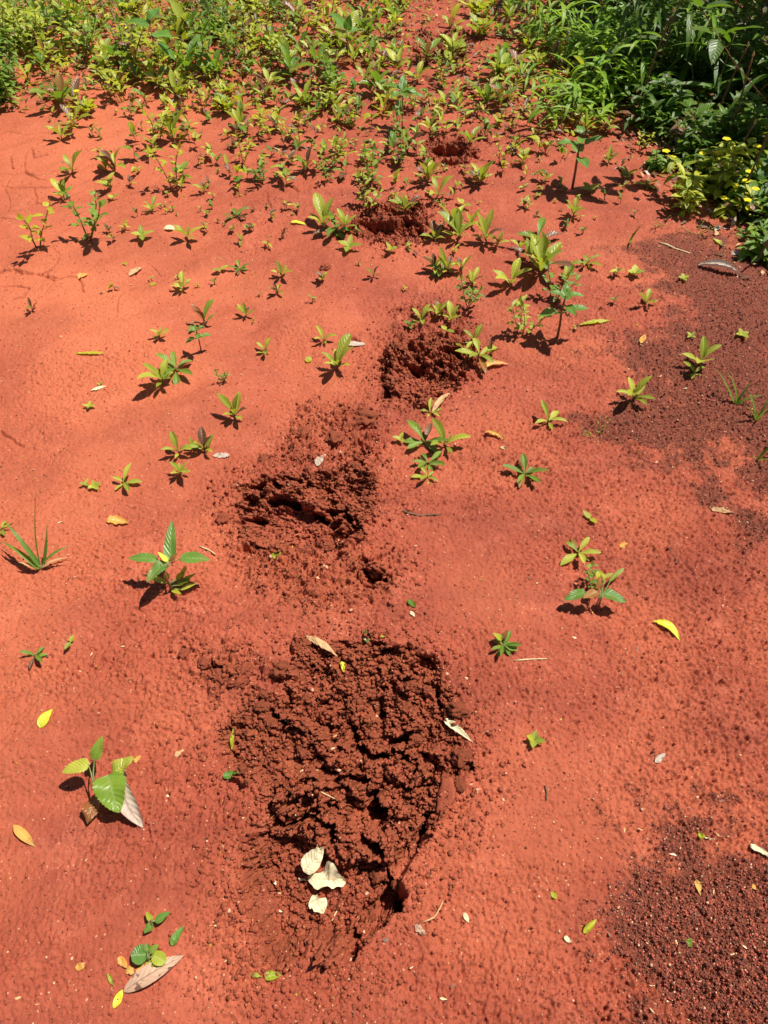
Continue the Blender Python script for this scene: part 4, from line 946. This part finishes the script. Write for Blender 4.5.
F('fallen_leaf',343,343,366,345,10,'grey','weathered grey leaf flat on the soil left of the third pit',prof='round',teeth=.3)
F('fallen_leaf',149,286,157,284,5,'lime','curled yellow leaf bit on the upper left crust',prof='lance',bow=.2)
F('fallen_leaf',124,263,126,266,5,'lime','tiny green bit on the upper left crust',prof='ovate')
F('fallen_leaf',305,360,312,361,8,'lime','small lime leaf disc left of the striped seedling',prof='round')
F('fallen_leaf',129,276,142,268,9,'tan','brown curled leaf on the upper left crust',prof='round',curl=1.,teeth=.3)
F('fallen_leaf',620,547,628,543,6,'orange','small tan leaf chip right of the twin rosettes',prof='ovate')
F('fallen_leaf',655,763,665,754,7,'grey','small grey curled leaf on the bare soil at right',prof='ovate',curl=1.)
F('fallen_leaf',463,913,469,923,5,'cream','small cream chip right of the curved brown twig',prof='lance')
F('fallen_leaf',415,925,425,935,9,'mottled','faded brown leaf bit right of the largest pit',prof='round',teeth=.4)
F('fallen_leaf',696,880,700,896,6,'orange','small orange leaf bit on the lower dark patch',prof='ovate')
F('fallen_leaf',751,886,758,890,5,'orange','tiny orange leaf chip near the right edge of the lower dark patch',prof='ovate')
F('fallen_leaf',22,724,27,724,6,'orange','tiny round brown leaf left of the yellow oval leaf',prof='round') if False else None
F('fallen_leaf',175,757,184,750,6,'tan','small brown leaf bit right of the ragged plant',prof='round',teeth=.3)
F('fallen_leaf',134,763,142,756,5,'orange','small orange bit touching the ragged plant',prof='ovate',teeth=.2)
F('fallen_leaf',640,345,645,335,6,'orange','small orange strip on the soil left of the dark gravel',prof='lance')
F('fallen_leaf',703,468,716,466,5,'cream','pale thin leaf bit in the dark gravel',prof='lance') if False else None
F('fallen_leaf',660,247,692,252,4,'straw','x') if False else None
F('fallen_leaf',713,240,726,247,6,'young','pale leaf bit at the foot of the thicket',prof='lance')
F('fallen_leaf',745,500,768,514,5,'cream','pale strip at the right edge in front of the dark gravel',prof='blade') if False else None
F('fallen_leaf',709,509,735,514,5,'tan','tan strip leaf in front of the dark gravel at right',prof='blade')
F('fallen_leaf',50,590,53,602,5,'tan','dry bit',prof='lance') if False else None
def straw(name, pts, rpx, mk, label, cat):
    P = [on(*p) for p in pts]; o0 = P[0]; k = []
    for i in range(len(P)-1):
        for t in (0, .5): k.append(P[i].lerp(P[i+1], t))
    k.append(P[-1]); k = [Vector((v.x, v.y, max(v.z, gz(v.x, v.y))+.002))-o0 for v in k]; r = rpx*depth_at(o0.y)/FP*.5
    mb = MB(); tube(mb, k, [r*(1-.5*i/len(k)) for i in range(len(k))], 6); o = mb.build(name, M[mk]); o.location = o0; tag(o, label, cat, 'loose straws and stalks')
straw('straw',[(314,787),(322,796),(336,803)],1.6,'straw','thin curved straw in the middle of the largest pit','straw')
straw('straw',[(332,922),(336,914),(339,908)],1.6,'straw','short straw right of the three cream leaves','straw')
straw('straw',[(514,661),(530,660),(547,659)],1.8,'straw','pale straight straw right of the small weed with a round leaf','straw')
straw('straw',[(200,547),(208,550),(216,556)],1.6,'straw','short pale straw right of the four-leaved plant','straw')
straw('twig',[(423,922),(434,918),(440,908),(443,901)],2.2,'tan','curved tan twig right of the largest pit','twig')
straw('twig',[(402,512),(420,516),(441,515)],2.6,'twig','dark brown twig on the soil right of the second pit','twig')
straw('twig',[(545,786),(547,793),(546,801)],2.2,'twig','short dark twig on bare soil right of the largest pit','twig')
straw('twig',[(668,548),(674,556),(677,565)],1.5,'twig','thin bent twig on the pitted soil at right','twig')
straw('straw',[(659,243),(675,249),(690,254)],2.2,'straw','pale stalk on the soil left of the thicket foot','straw')
straw('twig',[(505,200),(504,230),(507,250)],1.2,'twig','thin dark twig','twig') if False else None
straw('straw',[(444,168),(448,160),(450,150)],1.2,'straw','x','straw') if False else None
straw('straw',[(0,28),(10,10)],3,'straw','x','straw') if False else None
straw('straw',[(20,2),(28,9),(35,15)],3,'straw','pale dry stalk at the top left corner of the photo','straw')

# ---------------------------------------------------------------- clods
def clod_mesh(seed, mk='clod', sub=4):
    import bmesh
    bm = bmesh.new(); bmesh.ops.create_icosphere(bm, subdivisions=sub, radius=1); off = Vector((seed*7.1, seed*3.3, seed))
    for v in bm.verts:
        c = v.co.normalized(); f = 1+.55*mnoise.noise(c*1.3+off)+.40*mnoise.noise(c*2.7+off)+.26*mnoise.noise(c*6+off)+.16*mnoise.noise(c*13+off)
        v.co = c*f*Vector((1, .85, .72)).length/1.5; v.co.z *= .75
    me = bpy.data.meshes.new('clod'); bm.to_mesh(me); bm.free(); me.materials.append(M[mk])
    for p in me.polygons: p.use_smooth = True
    return me
CM = [clod_mesh(i) for i in range(6)]; DM = [clod_mesh(i+10, 'dryclod') for i in range(4)]
def clod(px, py, rpx, label, group, dry=False):
    p = on(px, py); r = rpx*depth_at(p.y)/FP; o = bpy.data.objects.new('clod', random.choice(DM if dry else CM)); C.objects.link(o)
    o.location = p+Vector((0, 0, r*.02)); o.rotation_euler = (R(-.3, .3), R(-.3, .3), R(0, 6.28)); o.scale = (r, r*R(.75, 1), r*R(.7, .95)); tag(o, label, 'clod', group)
for px, py, r, lab in ((205,665,7,'round red clod left of the knobbly clod heap'), (185,653,5.5,'small red clod, leftmost of the two before the clod heap'), (222,676,10,'lumpy clod on the left of the clod heap beside the largest pit'), (238,683,9,'clod at the near side of the clod heap beside the largest pit'),
    (246,671,8,'dark clod on the right of the clod heap beside the largest pit'), (280,672,9,'loose clod at the upper left rim of the largest pit'), (306,648,6,'small clod beside the tan strap leaf'), (458,712,11,'big crumbly clod on the right rim of the largest pit, behind the pale strip'), (463,760,10,'clod on the right rim of the largest pit, before the pale strip'),
    (459,785,7,'clod at the lower right rim of the largest pit'), (225,519,7,'round clod at the left rim of the second pit'), (263,461,6,'brown clod just beyond the left rim of the second pit'), (300,459,5.5,'small clod beyond the second pit beside the grey-blue leaf'), (302,434,8,'clod furthest left in the crumbly patch beyond the second pit'),
    (335,441,8,'knobbly clod left of the crumbly patch between two pits'), (365,418,11,'big clod at the far end of the crumbly patch'), (325,268,5,'small dark clod left of the fourth pit'), (362,177,6,'dark clod among the seedlings left of the fifth pit'), (267,616,5,'small flattened clod alone between the two nearest pits'), (332,652,5,'small clod above the yellow curled leaf')):
    clod(px, py, r, lab, 'loose clods of red soil', dry=(px < 250 or r < 6))
def slab(pts, lift0, lift1, label):
    g0 = on(*pts[0]); P = [on(*p) for p in pts]; c = sum(P, Vector())/len(P); n = len(P); vs = []; fs = []; uvr = []
    ring = []
    for i in range(n):
        for t in (0, .33, .66):
            q_ = P[i].lerp(P[(i+1) % n], t); q_ = c+(q_-c)*(1+R(-.10, .10)); ring.append(q_)
    m_ = len(ring); zt = c.z
    xs_ = [v.x for v in ring]; a_, b_ = min(xs_), max(xs_)
    def top(v): return zt+lift0+(lift1-lift0)*(v.x-a_)/(b_-a_)+.0015*mnoise.noise(v*60)
    for k, (f, dz) in enumerate(((1.04, -.035), (1.03, -.012), (1.0, -.003), (.93, .0), (.6, .001), (.3, .0012))):
        for v in ring:
            w_ = c+(v-c)*f; vs.append((w_.x-c.x, w_.y-c.y, top(w_)+dz-c.z))
    vs.append((0, 0, top(c)-c.z)); 
    for k in range(5):
        for i in range(m_): fs.append((k*m_+i, k*m_+(i+1) % m_, (k+1)*m_+(i+1) % m_, (k+1)*m_+i))
    for i in range(m_): fs.append((5*m_+i, 5*m_+(i+1) % m_, len(vs)-1))
    mb = MB(); mb.add(vs, fs); o = mb.build('crust_flake', M['slab']); o.location = c; tag(o, label, 'crust flake', 'flakes of broken crust on the rim of the largest pit')
slab([(442,779),(453,781),(455,800),(447,813),(437,815),(436,802)], .004, .020, 'smooth reddish slab of crust standing on the right rim of the largest pit')
slab([(436,822),(441,836),(438,856),(430,850),(421,846),(420,838)], .004, .016, 'smooth slab of crust by the lower right rim of the largest pit')
slab([(380,862),(386,862),(387,874),(381,880),(377,872)], .004, .012, 'small crust flake beside the black cavity of the largest pit')
# random clods on the churned pits; nothing tells them apart within a pit
names = ['largest pit', 'second pit', 'third pit', 'fourth pit', 'fifth pit', 'farthest pit']
for pi, n in ((0, 46), (1, 22), (2, 16), (3, 14), (4, 10), (5, 8)):
    g = PITS[pi]['g']; p = PITS[pi]['p']; k = 0
    while k < n:
        px = R(min(a for a, b in p), max(a for a, b in p)); py = R(min(b for a, b in p), max(b for a, b in p)); x, y = at(px, py)
        if not in_poly(g, x, y) or (pi == 0 and py > 840 and px < 370 and random.random() < .85): continue
        k += 1; rr = R(.005, .013)*FP/depth_at(y); clod(px, py, rr, f'small dark clod lying loose in the {names[pi]}', f'clods in the {names[pi]}')

# ---------------------------------------------------------------- grit, crumbs, litter: uncountable stuff
def scatter(name, label, n, sampler, size, mats, kind='ico', weights=None):
    t = (1+5**.5)/2
    iv = np.array([(-1,t,0),(1,t,0),(-1,-t,0),(1,-t,0),(0,-1,t),(0,1,t),(0,-1,-t),(0,1,-t),(t,0,-1),(t,0,1),(-t,0,-1),(-t,0,1)])/math.hypot(1, t)
    fc = np.array([(0,11,5),(0,5,1),(0,1,7),(0,7,10),(0,10,11),(1,5,9),(5,11,4),(11,10,2),(10,7,6),(7,1,8),(3,9,4),(3,4,2),(3,2,6),(3,6,8),(3,8,9),(4,9,5),(2,4,11),(6,2,10),(8,6,7),(9,8,1)])
    if kind == 'chip':
        iv = np.array([(-1,-.3,0),(0,-.42,.12),(1,-.1,.0),(1,.1,.05),(0,.42,.1),(-1,.3,.0)]); fc = np.array([(0,1,5),(1,4,5),(1,2,4),(2,3,4)])
    x, y = sampler(n); n = len(x); z, m_, *_ = ground(x, y); x, y = shear(x, y, z, m_)
    s = size[0]+(size[1]-size[0])*rng.random(n)**3.5
    V = iv[None]*s[:, None, None]*(1+.95*(rng.random((n, len(iv), 1))-.5))
    V[:, :, 1] *= (.35 if kind == 'chip' else 1)*(.7+.3*rng.random((n, 1))) if kind != 'chip' else (.5+.8*rng.random((n, 1)))
    V[:, :, 2] *= .75
    a = rng.random(n)*6.283; ca, sa = np.cos(a)[:, None], np.sin(a)[:, None]
    X = V[:, :, 0]*ca-V[:, :, 1]*sa+x[:, None]; Y = V[:, :, 0]*sa+V[:, :, 1]*ca+y[:, None]; Z = V[:, :, 2]+z[:, None]+(s[:, None]*.05 if kind != 'chip' else .0018)
    co = np.stack([X, Y, Z], 2).reshape(-1, 3); F_ = (fc[None]+(np.arange(n)*len(iv))[:, None, None]).reshape(-1, 3)
    me = bpy.data.meshes.new(name); me.vertices.add(len(co)); me.vertices.foreach_set('co', co.astype(np.float32).ravel()); me.loops.add(F_.size); me.loops.foreach_set('vertex_index', F_.astype(np.int32).ravel())
    me.polygons.add(len(F_)); me.polygons.foreach_set('loop_start', np.arange(0, F_.size, 3, dtype=np.int32)); me.polygons.foreach_set('loop_total', np.full(len(F_), 3, np.int32))
    for m in mats: me.materials.append(m)
    w = np.array(weights or [1]*len(mats), float); mi = rng.choice(len(mats), n, p=w/w.sum()); me.polygons.foreach_set('material_index', np.repeat(mi, len(fc)).astype(np.int32))
    me.update(calc_edges=True); o = bpy.data.objects.new(name, me); C.objects.link(o); tag(o, label, name.replace('_', ' '), None, 'stuff')
def uni(n):
    y = .1+5.0*rng.random(n)**1.6; x = (rng.random(n)*2-1)*(.5*(y*cp+H0*sp_)+.15); return x, y
def s_gravel(n):
    xs, ys = [], []; c = 0
    while c < n:
        x, y = uni(60000); g = ground(x, y, False)[2]; k = rng.random(len(x)) < g**1.5; xs.append(x[k]); ys.append(y[k]); c += k.sum()
    return np.concatenate(xs)[:n], np.concatenate(ys)[:n]
def s_pit(n):
    xs, ys = [], []; c = 0
    while c < n:
        x, y = uni(60000); _, m, _, _, d = ground(x, y, False); near = np.zeros(len(x))
        for p in PITS:
            kk = masked(p['g'], .25, x, y)
            if kk.any(): near[kk] = np.maximum(near[kk], sst(-.20, .02, sdf(p['g'], x[kk], y[kk])))
        k = rng.random(len(x)) < np.maximum(np.maximum(m*.8, d), near**3*.7); xs.append(x[k]); ys.append(y[k]); c += k.sum()
    return np.concatenate(xs)[:n], np.concatenate(ys)[:n]
def s_clump(n):
    x, y = uni(n*6); k = rng.random(len(x)) < sst(.0, .5, perlin(x*3.2, y*3.2, 401)+.4*perlin(x*9, y*9, 402)); return x[k][:n], y[k][:n]
def s_left(n):
    x, y = uni(n); return x, y
scatter('gravel', 'dark maroon grit covering the two gravelly patches on the right', 70000, s_gravel, (.0008, .0030), [M['darkgrit'], M['redgrit'], M['palegrit']], weights=[.62, .35, .03])
scatter('soil_crumbs', 'small crumbs of dark red soil in and around the pits', 26000, s_pit, (.0010, .0060), [M['clod'], M['dryclod'], M['crust'], M['palegrit']], weights=[.40, .36, .23, .01])
scatter('soil_grains', 'scattered grains of red soil all over the crust', 60000, s_left, (.0008, .0028), [M['crust'], M['dryclod'], M['darkgrit'], M['palegrit']], weights=[.60, .25, .09, .06])
scatter('leaf_litter', 'tiny chips of straw, bark and leaf strewn over the soil', 1000, s_clump, (.0012, .0060), [M['straw'], M['lime'], M['tan'], M['twig'], M['cream'], M['orange']], 'chip', [.25, .12, .2, .25, .1, .08])

# ---------------------------------------------------------------- remove the kinds' originals (kept only as sources for the copies)
for o in src:
    for ch in KIDS[o]: bpy.data.objects.remove(ch)
    bpy.data.objects.remove(o)
